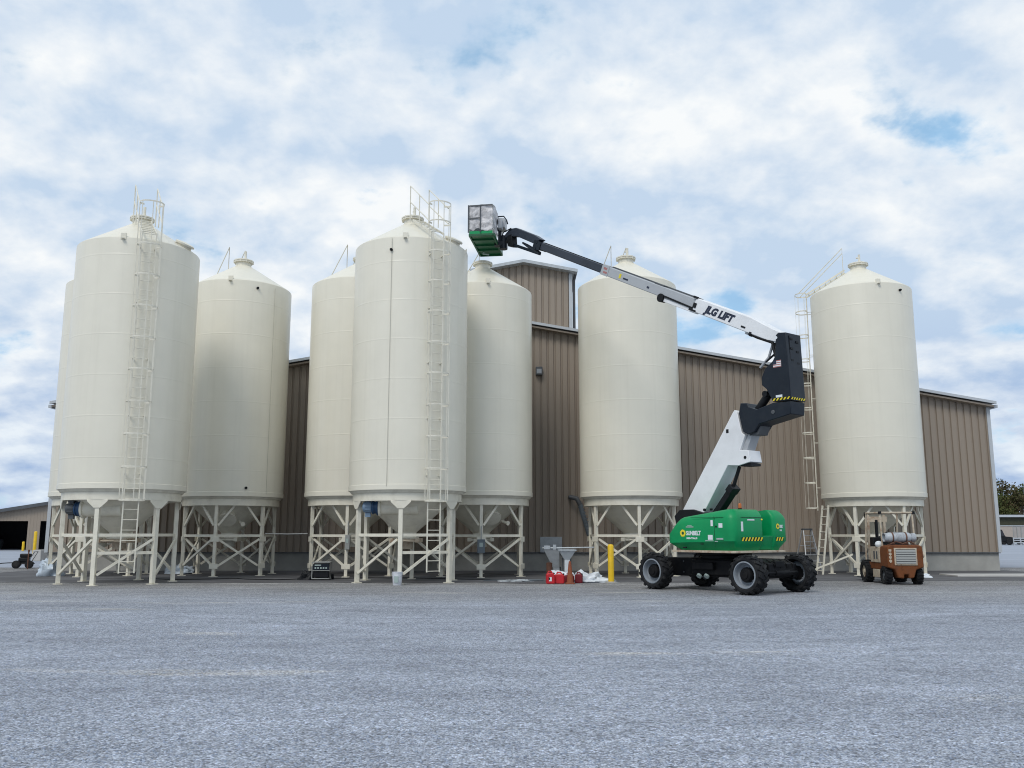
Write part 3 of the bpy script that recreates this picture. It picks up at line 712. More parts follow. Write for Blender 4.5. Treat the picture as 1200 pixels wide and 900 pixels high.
# hazard stripe across the tail
def stripes(parent, edges, z0, z1, nrm, n, name='hazard_stripe', lean=1):
    """edges: two (u,v) ends"""
    (u0,v0),(u1,v1) = edges
    B = MB(); nx, ny = nrm
    def pt(f, z, o): return (u0+(u1-u0)*f+nx*o, v0+(v1-v0)*f+ny*o, z)
    B.m = 0
    B.hexa([pt(0,z0,-.004),pt(1,z0,-.004),pt(1,z0,.003),pt(0,z0,.003),pt(0,z1,-.004),pt(1,z1,-.004),pt(1,z1,.003),pt(0,z1,.003)])
    B.m = 1
    for k in range(n):
        a, c = (k+.15)/n, (k+.62)/n; sh = .35/n*lean
        q = [(a-sh*.4,z0),(c-sh*.4,z0),(min(c+sh,1),z1),(a+sh,z1)]
        B.hexa([pt(q[0][0],z0,.003),pt(q[1][0],z0,.003),pt(q[1][0],z0,.006),pt(q[0][0],z0,.006),pt(q[3][0],z1,.003),pt(q[2][0],z1,.003),pt(q[2][0],z1,.006),pt(q[3][0],z1,.006)])
    return B.build(name, [M['black'], M['stripe_yellow']], parent, smooth=0)
stripes(nh, ((1.253,-.86),(1.253,.0)), 1.29, 1.38, (1,0), 7)
stripes(fh, ((1.253,.54),(1.253,.86)), 1.29, 1.38, (1,0), 3)
# decals on the near hood: sunflower ring and white lettering
def disc(parent, M4, r, matname, name, r0=0, n=24, h=.003, petals=0):
    B = MB()
    if petals:
        prof = []
        for k in range(2*petals):
            w = 2*math.pi*k/(2*petals); rr = r if k % 2 == 0 else r*.84; prof.append((rr*math.cos(w), rr*math.sin(w)))
        nn = len(prof); B.add([M4 @ Vector((x,y,0)) for x,y in prof]+[M4 @ Vector((x,y,h)) for x,y in prof], [tuple(range(nn)), tuple(range(nn,2*nn))]+[(i,(i+1)%nn,(i+1)%nn+nn,i+nn) for i in range(nn)])
    else: B.lathe([(r,0),(r,h)], n, M4)
    return B.build(name, M[matname], parent, smooth=0)
V0 = -1.1725
lg = disc(nh, side_mat(-.38,V0,1.485), .10, 'logo_yellow', 'sunflower_logo', petals=12)
disc(nh, side_mat(-.38,V0-.0035,1.485), .04, 'dark_green', 'sunflower_centre')
text_mesh('SUNBELT', .15, nh, 'decal_white', side_mat(-.265,V0,1.435,0,.78), bold=.006)
text_mesh('RENTALS', .06, nh, 'decal_white', side_mat(-.26,V0,1.335,0,1.45), bold=.003)
B = MB()
for bx in ((.55,.62,V0-.003,V0+.006,1.66,1.81),(.80,.92,V0-.003,V0+.006,1.62,1.73),(.45,.60,V0-.003,V0+.006,1.32,1.44),(1.24,1.2545,-.86,-.78,1.53,1.77),(1.24,1.2545,-.60,-.32,1.80,1.835)):
    B = MB(); B.box(*bx); B.build('warning_decal', M['decal_white'], nh, smooth=0)
B = MB()
for u0,u1,z0,z1 in ((.36,.62,1.285,1.305),(.66,.76,1.27,1.29),(.72,.93,1.325,1.365),(-.27,-.02,1.63,1.655),(-.22,-.08,1.67,1.685)):
    B.box(u0,u1,V0-.003,V0+.006,z0,z1)
B.build('small_lettering_strip', M['decal_grey'], nh, smooth=0)
disc(fh, rear_mat(1.253,.64,1.66), .075, 'logo_yellow', 'sunflower_logo', petals=12)
disc(fh, rear_mat(1.2565,.64,1.66), .03, 'dark_green', 'sunflower_centre')
text_mesh('SUNBELT', .11, fh, 'decal_white', rear_mat(1.253,.72,1.62,.32), bold=.003)
text_mesh('RENTALS', .05, fh, 'decal_white', rear_mat(1.253,.72,1.54,.45), bold=.002)
b = MB(); b.tube([(1.18,-.02,1.80),(1.25,-.02,1.84)], .035, 8); b.build('marker_lamp', M['logo_yellow'], nh)
b = MB(); b.lathe([(.05,2.06),(.05,2.11),(.03,2.11)], 14, Matrix.Translation((1.0,-.55,0))); bb = b.build('beacon', M['black'], lift)
b = MB(); b.lathe([(.042,2.11),(.046,2.2),(.03,2.235),(.005,2.24)], 14, Matrix.Translation((1.0,-.55,0))); b.build('lens', M['beacon'], bb)
b = MB(); b.lathe([(.035,2.05),(.045,2.11),(.01,2.12)], 10, Matrix.Translation((.1,-.85,0))); b.lathe([(.03,2.06),(.04,2.11),(.01,2.12)], 10, Matrix.Translation((.32,-.85,0))); b.build('filler_cap', M['black'], nh)

# small fittings that make up the machine's outline
b = MB()
for v in (-.18,.0,.18):
    b.tube([(-.55,v,1.1),(-.75,v*1.1,.98),(-.9,v,.80),(-1.2,v*1.5,.62)], .022, 6)
b.build('hydraulic_hose', M['black'], chs)
b = MB()
for u in (-.95,-.55,.75,1.2):
    for z in (.46,.74): b.tube([(u,-.52,z),(u,-.535,z)], .022, 6)
b.build('bolt', M['dark_grey'], chs)
b = MB(); b.tube([(-.3,-1.19,1.62),(-.3,-1.205,1.62),(-.12,-1.205,1.62),(-.12,-1.19,1.62)], .009, 6) if False else b.box(.20,.30,-1.182,-1.168,1.20,1.225); b.build('handle', M['black'], nh)
# lower boom
b = MB(); b.prism([(-1.21,2.06),(.66,4.63),(.72,4.69),(.80,4.62),(.92,4.07),(1.02,4.0),(.84,3.62),(1.10,3.60),(1.15,3.30),(.78,3.22),(.43,3.25),(-.46,1.98)], -.25,.25)
lb = b.build('lower_boom', M['white'], lift, bevel=.012)
b = MB(); b.prism([(.80,3.60),(1.08,4.05),(1.2,4.03),(1.0,3.60)], -.17,.17); b.build('inner_section', M['grey_boom'], lb, bevel=.01)
b = MB(); b.box(.80,1.14,-.2,.2,3.20,3.26); b.tube([(1.0,-.262,3.42),(1.0,.262,3.42)], .04, 10); b.box(.42,.50,-.256,-.25,4.10,4.2); b.build('pin', M['black'], lb)
# lift cylinder in the shade under the boom
b = MB(); b.bar((-.4,0,1.75),(.38,0,2.62), .26,.17); b.bar((.3,0,2.55),(.44,0,2.70), .32,.20); b.tube([(.3,0,2.5),(.62,0,3.22)], .05, 10); b.build('lift_cylinder', M['black'], lift, bevel=.02)
b = MB(); b.tube([(-.9,.2,2.1),(-.6,.26,2.5),(.3,.27,3.9),(.9,.2,4.75)], .03, 6); b.build('hydraulic_hose', M['black'], lift)
# knuckle and upright link
b = MB(); b.prism([(.95,4.84),(1.15,4.82),(1.22,4.70),(1.45,4.62),(1.96,4.74),(2.49,4.72),(2.46,4.40),(2.1,4.34),(1.51,4.24),(1.35,4.05),(1.15,4.0),(.99,4.09),(.88,4.57)], -.29,.29)
kn = b.build('knuckle', M['navy'], lift, bevel=.015)
b = MB(); b.prism([(1.12,3.98),(1.4,3.98),(1.5,4.2),(1.3,4.28)], -.2,.2); b.tube([(1.95,-.31,4.5),(1.95,.31,4.5)], .055, 12); b.build('pin', M['dark_grey'], kn, bevel=.01)
b = MB(); b.prism([(2.15,6.45),(2.22,6.50),(2.45,6.47),(2.50,4.74),(1.97,4.76),(1.80,5.10),(1.66,5.22),(1.66,5.42),(1.78,5.64),(2.02,5.80),(2.10,5.92)], -.31,.31)
up = b.build('upright_link', M['navy'], lift, bevel=.012)
b = MB()
for z in (5.3,5.75,6.05,6.3): b.box(2.455,2.475,-.16,-.06,z,z+.05); b.box(2.455,2.475,.08,.18,z-.06,z-.01)
b.box(2.44,2.47,-.2,-.185,4.8,6.4); b.build('slot', M['black'], up)
stripes(up, ((1.965,-.3125),(2.49,-.3125)), 4.775, 4.835, (0,-1), 5)
stripes(up, ((2.5,-.30),(2.5,.30)), 4.765, 4.825, (1,0), 6)
B = MB(); B.box(2.07,2.26,-.316,-.31,4.85,4.91); B.build('warning_decal', M['decal_white'], up, smooth=0)
# faded flag decal
f = MB(); 
for k in range(7): 
    f.m = k % 2; f.box(2.03,2.27,-.3135,-.309,5.62+k*.025,5.645+k*.025)
f.m = 2; f.box(2.03,2.13,-.316,-.3135,5.70,5.795)
f.build('flag_decal', [M['decal_pink'], M['decal_white'], M['decal_navy']], up, smooth=0)
b = MB(); b.tube([(1.20,0,4.55),(1.62,0,5.0)], .105, 14); b.tube([(1.5,0,4.85),(1.85,0,5.3)], .07, 12); b.tube([(1.62,-.16,5.02),(1.62,.16,5.02)], .08, 10); b.build('link_cylinder', M['black'], lift)
b = MB(); b.tube([(2.16,-.312,6.38),(2.16,-.32,6.38)], .04, 10); b.build('pin', M['decal_white'], up)

# upper boom: telescoping sections along one axis
BD = Vector((-.890,0,.4565)); BN = Vector((.4565,0,.890)); BP = Vector((2.22,0,6.40))
def bb_(s, n, v): return BP+BD*s+BN*n+Vector((0,v,0))
def boom_prism(poly, v): 
    B = MB(); B.prism(poly, -v, v, lambda s, vv, n: bb_(s, n, vv)); return B
b = boom_prism([(-.15,-.02),(.0,-.14),(.35,-.20),(3.05,-.20),(3.12,-.19),(3.12,.17),(3.05,.19),(1.1,.21),(.35,.13),(-.1,.12)], .21)
ub = b.build('upper_boom', M['white'], lift, bevel=.02)
beta = math.atan2(-.4565,.890)
tm = Matrix.Translation(bb_(2.66,-.10,-.2125)) @ Matrix.Rotation(-beta,4,'Y') @ Matrix.Rotation(R(90),4,'X')
text_mesh('JLG LIFT', .283, ub, 'decal_navy', tm @ Matrix.Diagonal((1.0,1,1,1)), shear=.28, bold=.017)
b = MB(); b.hexa([bb_(3.0,-.21,-.23),bb_(3.16,-.21,-.23),bb_(3.16,.2,-.23),bb_(3.0,.2,-.23),bb_(3.0,-.21,-.17),bb_(3.16,-.21,-.17),bb_(3.16,.2,-.17),bb_(3.0,.2,-.17)]) if False else None
b.bar(bb_(3.14,-.02,-.216), bb_(3.02,-.02,-.216), .02,.14); b.bar(bb_(3.06,.2,-.2), bb_(3.22,.2,-.2), .06,.06); b.bar(bb_(3.25,-.17,-.21), bb_(2.98,-.17,-.21), .03,.05)
b.build('wear_pad', M['black'], ub); b = MB(); b.bar(bb_(1.3,-.10,-.215), bb_(1.15,-.10,-.215), .012,.045); b.build('decal', M['black'], ub)
b = MB(); b.tube([bb_(.95,-.21,-.16), bb_(.7,-.22,-.16), bb_(.2,-.20,-.18), bb_(-.05,-.5,-.18)], .045, 8); b.tube([bb_(.98,-.20,-.16), bb_(.9,-.20,-.16)], .07, 8)
b.tube([bb_(.25,-.2,0), bb_(.12,-.45,0), bb_(.32,-.75,0)], .03, 8); b.build('hydraulic_hose', M['black'], ub)
b = MB(); b.bar(bb_(1.15,-.235,-.1), bb_(.85,-.235,-.1), .1,.05); b.tube([bb_(.3,-.25,.0), bb_(.28,-.62,0), bb_(.42,-.95,0)], .035, 8); b.build('bracket', M['grey_boom'], ub)
b = boom_prism([(3.0,-.15),(7.25,-.15),(7.3,-.13),(7.3,.14),(7.25,.15),(3.0,.16)], .17)
md = b.build('middle_boom', M['grey_boom'], lift, bevel=.02)
b = MB(); b.bar(bb_(3.1,.175,.03), bb_(7.0,.165,.03), .09,.05); b.bar(bb_(4.9,.17,-.1), bb_(4.5,.17,-.1), .10,.06); b.build('cable_tray', M['dark_grey'], md)
b = MB(); b.bar(bb_(3.0,-.19,-.10), bb_(4.35,-.20,-.10), .13,.10); b.build('roller_rail', M['white'], md, bevel=.01)
b = MB(); b.tube([bb_(4.45,-.17,-.22), bb_(4.45,-.17,-.02)], .125, 16); b.bar(bb_(4.4,-.09,-.18), bb_(3.1,-.12,-.18), .03,.05); b.build('roller', M['black'], md)
b = MB(); b.bar(bb_(6.25,-.03,-.172), bb_(6.02,-.03,-.172), .006,.05); b.build('decal', M['decal_navy'], md); b = MB(); b.bar(bb_(5.15,-.02,-.172), bb_(5.05,-.02,-.172), .006,.06); b.build('decal', M['decal_navy'], md)
b = MB(); b.bar(bb_(6.45,.0,-.172), bb_(6.36,.0,-.172), .006,.14); b.build('decal', M['stripe_yellow'], md)
B = MB(); B.bar(bb_(7.32,0,-.172), bb_(6.98,0,-.172), .02,.33); B.bar(bb_(7.32,.16,0), bb_(7.0,.16,0), .36,.03); cl = B.build('collar', M['grey_boom'], md)
B = MB(); B.bar(bb_(7.22,.06,-.184), bb_(7.06,.06,-.184), .004,.07); B.build('decal', M['decal_pink'], md); B = MB(); B.bar(bb_(7.2,-.06,-.184), bb_(7.02,-.06,-.184), .004,.06); B.build('decal', M['decal_pink'], md)
b = boom_prism([(7.2,-.125),(10.95,-.125),(11.05,-.10),(11.05,.125),(7.2,.125)], .135)
fb = b.build('fly_boom', M['slate'], lift, bevel=.02)
b = MB(); b.bar(bb_(7.35,.135,.05), bb_(10.8,.135,.05), .05,.025); b.bar(bb_(7.35,-.128,.0), bb_(10.8,-.128,.0), .2,.012); b.build('wear_strip', M['black'], fb)
b = MB(); b.bar(bb_(10.75,-.02,-.145), bb_(11.15,-.02,-.145), .03,.30); b.bar(bb_(10.75,-.02,.145), bb_(11.15,-.02,.145), .03,.30); b.tube([bb_(11.0,.07,-.17), bb_(11.0,.07,.17)], .05, 10); b.tube([bb_(11.0,-.13,-.17), bb_(11.0,-.13,.17)], .05, 10); b.build('boom_head', M['navy'], fb)
# jib: two parallel arms and a cylinder
b = MB(); b.prism([(-7.35,11.55),(-7.70,11.80),(-8.75,12.36),(-9.12,12.42),(-9.40,12.28),(-9.42,12.14),(-9.05,12.12),(-8.70,12.02),(-7.75,11.50)], -.12,.12)
jb = b.build('jib', M['slate'], lift, bevel=.02)
b = MB(); b.bar((-7.55,0,11.10),(-9.0,0,11.80), .10,.10); b.tube([(-7.55,0,11.12),(-8.2,0,11.55),(-8.5,0,11.75)], [.06,.06,.035], 10); b.build('jib_cylinder', M['navy'], jb)
b = MB(); b.prism([(-8.95,11.70),(-9.22,11.78),(-9.30,12.2),(-9.0,12.2)], -.12,.12); b.build('jib_bracket', M['black'], jb, bevel=.01)
b = MB(); b.tube([(-9.25,.05,12.35),(-9.5,.1,12.15),(-9.62,.12,12.0)], .03, 6); b.tube([(-9.0,-.14,12.4),(-9.4,-.18,12.35),(-9.7,-.1,12.15)], .02, 6); b.build('hydraulic_hose', M['black'], jb)

# platform (basket)
PF0 = Vector((-1.10,30.55,0)); pw = Vector((.13,1,0)).normalized(); px = Vector((pw.y,-pw.x,0))
def pp(x, y, z): return W2L(*(PF0+px*x+pw*y+Vector((0,0,z))))
W_, L_, ZB = .42, 2.4, 11.92
def pbar(B, a, c, w, h=None): B.bar(pp(*a), pp(*c), w, h)
def pbox(B, x0,x1,y0,y1,z0,z1):
    B.hexa([pp(x0,y0,z0),pp(x1,y0,z0),pp(x1,y1,z0),pp(x0,y1,z0),pp(x0,y0,z1),pp(x1,y0,z1),pp(x1,y1,z1),pp(x0,y1,z1)])
B = MB(); pbox(B,-W_,W_,0,L_,ZB+.05,ZB+.075)
pl = B.build('platform', M['dark_green'], lift)
B = MB()
for x in (-W_,W_): pbar(B,(x,0,ZB+.04),(x,L_,ZB+.04),.06,.1)
for y in (0,.55,.62,1.2,1.75,1.82,L_): pbar(B,(-W_,y,ZB+.03),(W_,y,ZB+.03),.06,.08)
B.build('floor_frame', M['dark_green'], pl, bevel=.008)
B = MB()
for x in (-W_-.005,W_+.005): pbox(B,x-.008,x+.008,-.01,L_+.01,ZB+.02,ZB+.17)
for y in (-.012,L_+.012): pbox(B,-W_,W_,y-.008,y+.008,ZB+.02,ZB+.17)
B.build('toe_board', M['green'], pl)
B = MB()
for z in (ZB+.62,ZB+1.12):
    B.tube([pp(-W_,0,z),pp(W_,0,z),pp(W_,L_,z),pp(-W_,L_,z),pp(-W_,0,z)], .022, 8)
for x in (-W_,W_):
    for y in (0,.8,1.6,L_): B.tube([pp(x,y,ZB+.06),pp(x,y,ZB+1.12)], .022, 8)
B.build('guard_rail', M['conduit'], pl)
# crumpled sheet tied round the rails
def sheet(fn, nu, nv):
    B = MB(); vs = []
    for j in range(nv+1):
        for i in range(nu+1):
            vs.append(fn(i/nu, j/nv))
    B.add(vs, [(j*(nu+1)+i, j*(nu+1)+i+1, (j+1)*(nu+1)+i+1, (j+1)*(nu+1)+i) for j in range(nv) for i in range(nu)])
    return B
def wrap(u, v):
    per = [(-W_,.9),(-W_,0),(W_,0),(W_,1.0)]
    ln = [.9,.84,1.0]; s = u*sum(ln); k = 0
    while k < 2 and s > ln[k]: s -= ln[k]; k += 1
    a, c = per[k], per[k+1]; f = min(s/ln[k],1)
    x, y = a[0]+(c[0]-a[0])*f, a[1]+(c[1]-a[1])*f
    d = .035+.045*noise.noise(Vector((u*9,v*5,1)))+.02*noise.noise(Vector((u*30,v*17,4)))
    ox = (-d if k == 0 else d if k == 2 else 0); oy = (-d if k == 1 else 0)
    z = ZB+.2+v*.94+(.05+.16*noise.noise(Vector((u*9,.5,7)))+.08*noise.noise(Vector((u*25,.5,2))))*(1-v)
    return pp(x+ox, y+oy, z)
sheet(wrap, 60, 22).build('sheet_wrap', M['tarp'], pl, smooth=60)
B = MB()
for x in (-W_-.03,-.02): pbar(B,(x,-.075,ZB+.1),(x,-.075,ZB+1.12),.028,.028)
B.build('rail_post', M['dark_grey'], pl)
for cx, cy, sz in ((-.15,.5,.24),(.2,.9,.2),(.05,1.5,.22)):
    B = MB(); q = Matrix.Translation(pp(cx,cy,ZB+.07)); B.lathe([(sz*.8,0),(sz,.12),(sz*.95,.42),(sz*.6,.5),(.05,.52)], 18, q); B.build('paint_pail', M['bucket'], pl)
B = MB(); pbar(B,(-W_-.05,-.07,ZB+.62),(W_*.0,-.075,ZB+.64),.015,.05); pbar(B,(-W_-.05,-.06,ZB+1.1),(W_,-.06,ZB+1.12),.02,.04); B.build('strap', M['dark_grey'], pl)
B = MB(); pbox(B,W_+.06,W_+.3,1.0,1.55,ZB+.62,ZB+1.0); pbox(B,W_+.08,W_+.22,.7,1.0,ZB+.5,ZB+.9); B.build('control_box', M['grey_boom'], pl, bevel=.03)
B = MB(); B.tube([pp(W_,1.2,ZB+1.12),pp(W_+.22,1.25,ZB+1.14),pp(W_+.32,1.3,ZB+1.0),pp(W_+.36,1.3,ZB+.85)], .025, 8); pbox(B,W_+.03,W_+.14,1.1,1.25,ZB+.1,ZB+.85); pbox(B,W_+.02,W_+.12,1.4,1.52,ZB+.1,ZB+.7); B.build('support_post', M['navy'], pl)
B = MB(); B.tube([pp(W_+.22,1.2,ZB-.15),pp(W_+.22,1.2,ZB+.35)], .15, 16); B.bar(pp(W_+.22,1.2,ZB+.1), Vector((-9.35,0,12.15)), .16,.2); pbox(B,W_-.1,W_+.22,1.05,1.35,ZB-.02,ZB+.12); B.build('rotator', M['navy'], pl, bevel=.01)
B = MB(); B.tube([pp(-.2,1.9,ZB+.02),pp(-.24,1.9,ZB-.06),pp(-.05,2.1,ZB-.04)], .03, 6); B.build('hose', M['decal_grey'], pl)

# ------------------------------------------------------------------ forklift
fk = thing('forklift', 'old rusty orange and cream forklift seen from behind with gas cylinder', 'forklift', (11.48,27.55,0), R(-1))
def fwheel(x, y, r, w, lug):
    t_ = bpy.data.objects.new('wheel', None); C.objects.link(t_); t_.parent = fk; t_.location = (x,y,r); t_.empty_display_size = .1
    rot = Matrix.Rotation(R(-90 if x < 0 else 90),4,'Y'); h = w/2
    B = MB(); B.lathe([(r*.55,-h),(r*.9,-h),(r*.97,-h+.03),(r*.97,h-.03),(r*.9,h),(r*.55,h)], 28, rot, close=True)
    for k in range(18):
        a = 2*math.pi*k/18; q = Matrix.Rotation(a,4,'Z')
        for sg in (-1,1): B.bar(rot@q@Vector((r*.985,0,0)), rot@q@Vector((r*.985,.04,sg*(h-.01))), .03,.03, up=rot@q@Vector((1,0,0)))
    B.build('tyre', M['tyre'], t_)
    B = MB(); B.lathe([(r*.55,h-.04),(r*.5,h-.06),(r*.2,h-.05),(r*.18,h-.01),(.01,h)], 24, rot, cap0=False); B.build('rim', M['worn_cream'] if r > .3 else M['dark_grey'], t_)
for x in (-.46,.46): fwheel(x*.97,-.62,.265,.19,0)
for x in (-.50,.50): fwheel(x,.72,.335,.24,0)
# counterweight with rounded back and wheel arches
B = MB(); prof = []
B.prism([(-.52,.50),(-.52,.95),(-.50,1.10),(-.44,1.14),(.44,1.14),(.50,1.10),(.52,.95),(.52,.50),(.30,.44),(.22,.20),(.07,.18),(.06,.30),(-.06,.30),(-.07,.18),(-.24,.20),(-.32,.44)], -.98, -.40)
cw = B.build('counterweight', M['orange'], fk, bevel=.045, segs=3)
B = MB(); B.box(-.33,.33,-1.0,-.975,.56,1.06); fr = B.build('grille_frame', M['worn_cream'], fk, bevel=.01)
B = MB()
B.box(-.285,.285,-1.004,-1.0005,.61,1.02); B.build('grille_recess', M['dark_grey'], fr)
B = MB()
for k in range(6): B.hexa([(-.285,-1.006,.625+k*.067),(.285,-1.006,.625+k*.067),(.285,-1.004,.665+k*.067),(-.285,-1.004,.665+k*.067),(-.285,-1.03,.615+k*.067),(.285,-1.03,.615+k*.067),(.285,-1.012,.665+k*.067),(-.285,-1.012,.665+k*.067)])
B.build('grille', M['conduit'], fr, smooth=0)
for k, ch in enumerate('CLARK') if False else (): pass
B = MB()
for k in range(4): B.box(-.48,-.40,-.985,-.976,.66+k*.1,.72+k*.1); 
for k in range(4): B.box(-.455,-.425,-.9885,-.9845,.63+k*.1,.72+k*.1)
B.build('worn_badge', M['worn_cream'], cw)
B = MB(); B.tube([(.55,-.78,.86),(.60,-.78,.86)], .09, 12); B.tube([(.50,-.80,1.0),(.60,-.80,.9)], .04, 8); B.build('side_cap', M['worn_cream'], cw)
# body, floor, mast side
B = MB(); B.prism([(-.40,.42),(-.40,.62),(.95,.62),(.95,.42)], -.50,.50, lambda u,v,z:(v,u,z)); B.box(-.38,.38,-.3,.9,.2,.45); B.build('frame', M['orange'], fk, bevel=.02)
B = MB(); B.box(-.52,-.36,-.36,.34,.62,1.08); B.build('side_box', M['worn_cream'], fk, bevel=.015)
B = MB()
for k in range(2): B.box(-.526,-.519,-.22+k*.2,-.12+k*.2,.72,.95)
B.build('vent_slot', M['dark_grey'], fk)
B = MB(); B.box(-.50,-.38,-.25,.28,.18,.42); B.build('step', M['worn_cream'], fk, bevel=.01)
B = MB(); B.lathe([(.005,1.07),(.09,1.09),(.115,1.15),(.09,1.22),(.04,1.25),(.005,1.255)], 20, Matrix.Translation((-.46,-.22,0))); B.build('air_cleaner', M['decal_white'], fk)
B = MB(); B.box(-.30,.30,-.42,.3,.62,1.02); B.build('engine_cover', M['black'], fk, bevel=.03)
B = MB(); B.box(-.24,.24,-.15,.35,1.02,1.14); B.prism([(-.22,1.1),(-.10,1.5),(-.18,1.52),(-.32,1.12)], -.24,.24, lambda u,v,z:(v,u,z)); B.build('seat', M['black'], fk, bevel=.03)
B = MB(); B.tube([(.0,.82,.9),(.0,.55,1.25)], .03, 8); B.lathe([(.17,-.012),(.19,0),(.17,.012),(.15,0)], 24, Matrix.Translation((0,.53,1.27))@Matrix.Rotation(R(55),4,'X'), close=True); B.build('steering_wheel', M['black'], fk)
B = MB(); B.box(-.36,.12,.46,.74,.95,1.36); B.box(-.42,-.30,.1,.45,.95,1.15); B.tube([(-.2,.5,1.3),(-.26,.44,1.52)],.015,6); B.tube([(-.1,.5,1.3),(-.14,.42,1.5)],.015,6); B.build('dashboard', M['black'], fk, bevel=.02)
# gas cylinder across the back
rY = Matrix.Translation((0,-.68,1.36)) @ Matrix.Rotation(R(90),4,'Y')
B = MB(); B.lathe([(.05,-.44),(.11,-.41),(.145,-.34),(.145,.24),(.11,.31),(.05,.34)], 28, rY); gc = B.build('gas_cylinder', M['lpg'], fk)
B = MB(); B.lathe([(.11,.31),(.125,.31),(.125,.43),(.11,.43)], 20, rY, close=True); B.lathe([(.04,.3),(.04,.42)], 10, rY); B.lathe([(.12,-.40),(.13,-.40),(.13,-.48),(.12,-.48)], 20, rY, close=True); B.build('valve_collar', M['lpg'], gc)
B = MB()
for x in (-.25,.14): B.lathe([(.148,-.02),(.156,-.02),(.156,.02),(.148,.02)], 24, Matrix.Translation((x,-.68,1.36))@Matrix.Rotation(R(90),4,'Y'), close=True); B.box(x-.05,x+.05,-.78,-.58,1.13,1.22)
B.box(-.42,.42,-.80,-.74,1.135,1.16); B.tube([(-.35,-.8,1.16),(-.2,-.85,1.24),(0,-.86,1.18),(.2,-.84,1.25),(.34,-.8,1.18)], .02, 6); B.build('bracket', M['rust'], gc)
# overhead guard
B = MB(); g = .028
for x in (-.46,.50): 
    B.tube([(x,-.50,1.1),(x,-.44,2.06)], g, 8); B.tube([(x-.03,.78,.6),(x-.03,.72,1.2),(x-.03,.58,2.06)], g, 8); B.tube([(x,-.46,2.09),(x-.03,.62,2.09)], g, 8)
B.tube([(-.48,-.46,2.09),(.53,-.46,2.09)], g, 8); B.tube([(-.5,.62,2.09),(.5,.62,2.09)], g, 8)
for k in range(4): B.tube([(-.28+k*.19,-.46,2.09),(-.3+k*.19,.62,2.09)], .016, 6)
gd = B.build('overhead_guard', M['worn_cream'], fk)
B = MB(); B.box(-.50,-.43,-.50,-.42,2.05,2.13); B.box(.49,.56,-.50,-.42,2.05,2.13); B.box(-.52,-.47,.6,.68,1.96,2.12); B.build('lamp', M['black'], gd)
# mast
B = MB()
for x in (-.25,.25): B.box(x-.035,x+.035,1.05,1.15,.12,2.05)
B.box(-.34,.34,1.06,1.12,1.83,2.0); B.box(-.32,.32,1.06,1.12,1.0,1.1); ms = B.build('mast', M['worn_cream'], fk, bevel=.008)
B = MB(); B.tube([(0,1.08,.2),(0,1.08,1.9)], .05, 10); B.build('lift_cylinder', M['black'], ms)
B = MB()
for x in (-.28,.28): B.box(x-.05,x+.05,1.2,2.15,.08,.12); B.box(x-.05,x+.05,1.18,1.22,.08,.6)
B.box(-.42,.42,1.15,1.19,.2,.55); B.build('fork', M['dark_grey'], ms)

# ------------------------------------------------------------------ small things on the yard
def bollard(x, y, h, r, label, group=None, sleeve=None):
    t = thing('bollard', label, 'bollard', (x,y,0), 0, group)
    B = MB(); B.lathe([(r,0),(r,h-.05),(r*.85,h-.015),(r*.4,h),(.005,h+.003)], 24); B.build('post', M['yellow'], t, smooth=50)
    B = MB(); B.lathe([(r+.1,0),(r+.1,.02),(r,.045)], 24); B.build('footing', M['concrete'], t)
    return t
bollard(3.0,27.7,1.15,.092,'yellow steel bollard standing in front of the silo beside the boom lift')
bollard(-34.6,66,1.62,.11,'tall yellow bollard in front of the far open-door shed')
bollard(-40.8,76,.8,.1,'short yellow bollard by the wide dark door of the far shed')

# aluminium step ladder and leaning ladder by the lone silo
st = thing('step_ladder', 'folding aluminium step ladder standing open against the tan warehouse wall', 'step ladder', (11.75,35.55,0), R(8))
B = MB()
for s in (-1,1): B.bar((s*.30,-.02,0),(s*.16,.42,1.62), .035,.08)
for k in range(6):
    f = (k+.7)/6.6; B.box(-(.30-.14*f)+.0,(.30-.14*f),-.02+.44*f-.05,-.02+.44*f+.06,1.62*f-.015,1.62*f+.015)
B.build('front_frame', M['alu'], st)
B = MB()
for s in (-1,1): B.bar((s*.34,1.0,0),(s*.18,.50,1.6), .03,.05)
B.bar((-.3,.86,.45),(.3,.86,.45),.03); B.bar((-.24,.68,1.0),(.24,.68,1.0),.03); B.build('rear_frame', M['alu'], st)
B = MB(); B.box(-.19,.19,.34,.58,1.61,1.67); B.build('top_cap', M['dark_grey'], st, bevel=.01)
ld = thing('leaning_ladder', 'pale straight ladder leaning up to the caged ladder of the lone silo', 'ladder', (11.42,33.45,0), R(12))
B = MB()
for s in (-1,1): B.bar((-.2,s*.21-.02,0),(.2,s*.2,2.5), .06,.04)
ldr = B.build('rail', M['cream'], ld)
B = MB()
for k in range(9):
    f = (k+.5)/9; B.tube([(-.2+.4*f,-.21,2.5*f),(-.2+.4*f,.2,2.5*f)], .018, 6)
B.build('rung', M['cream'], ld)
B = MB(); B.bar((-.5,-.1,.05),(1.0,-.9,.75), .05,.06); o = B.build('fallen_brace', M['cream']); o.location = (11.0,33.0,0); tag(o, 'loose cream steel bar propped low beside the leaning ladder', 'steel bar')

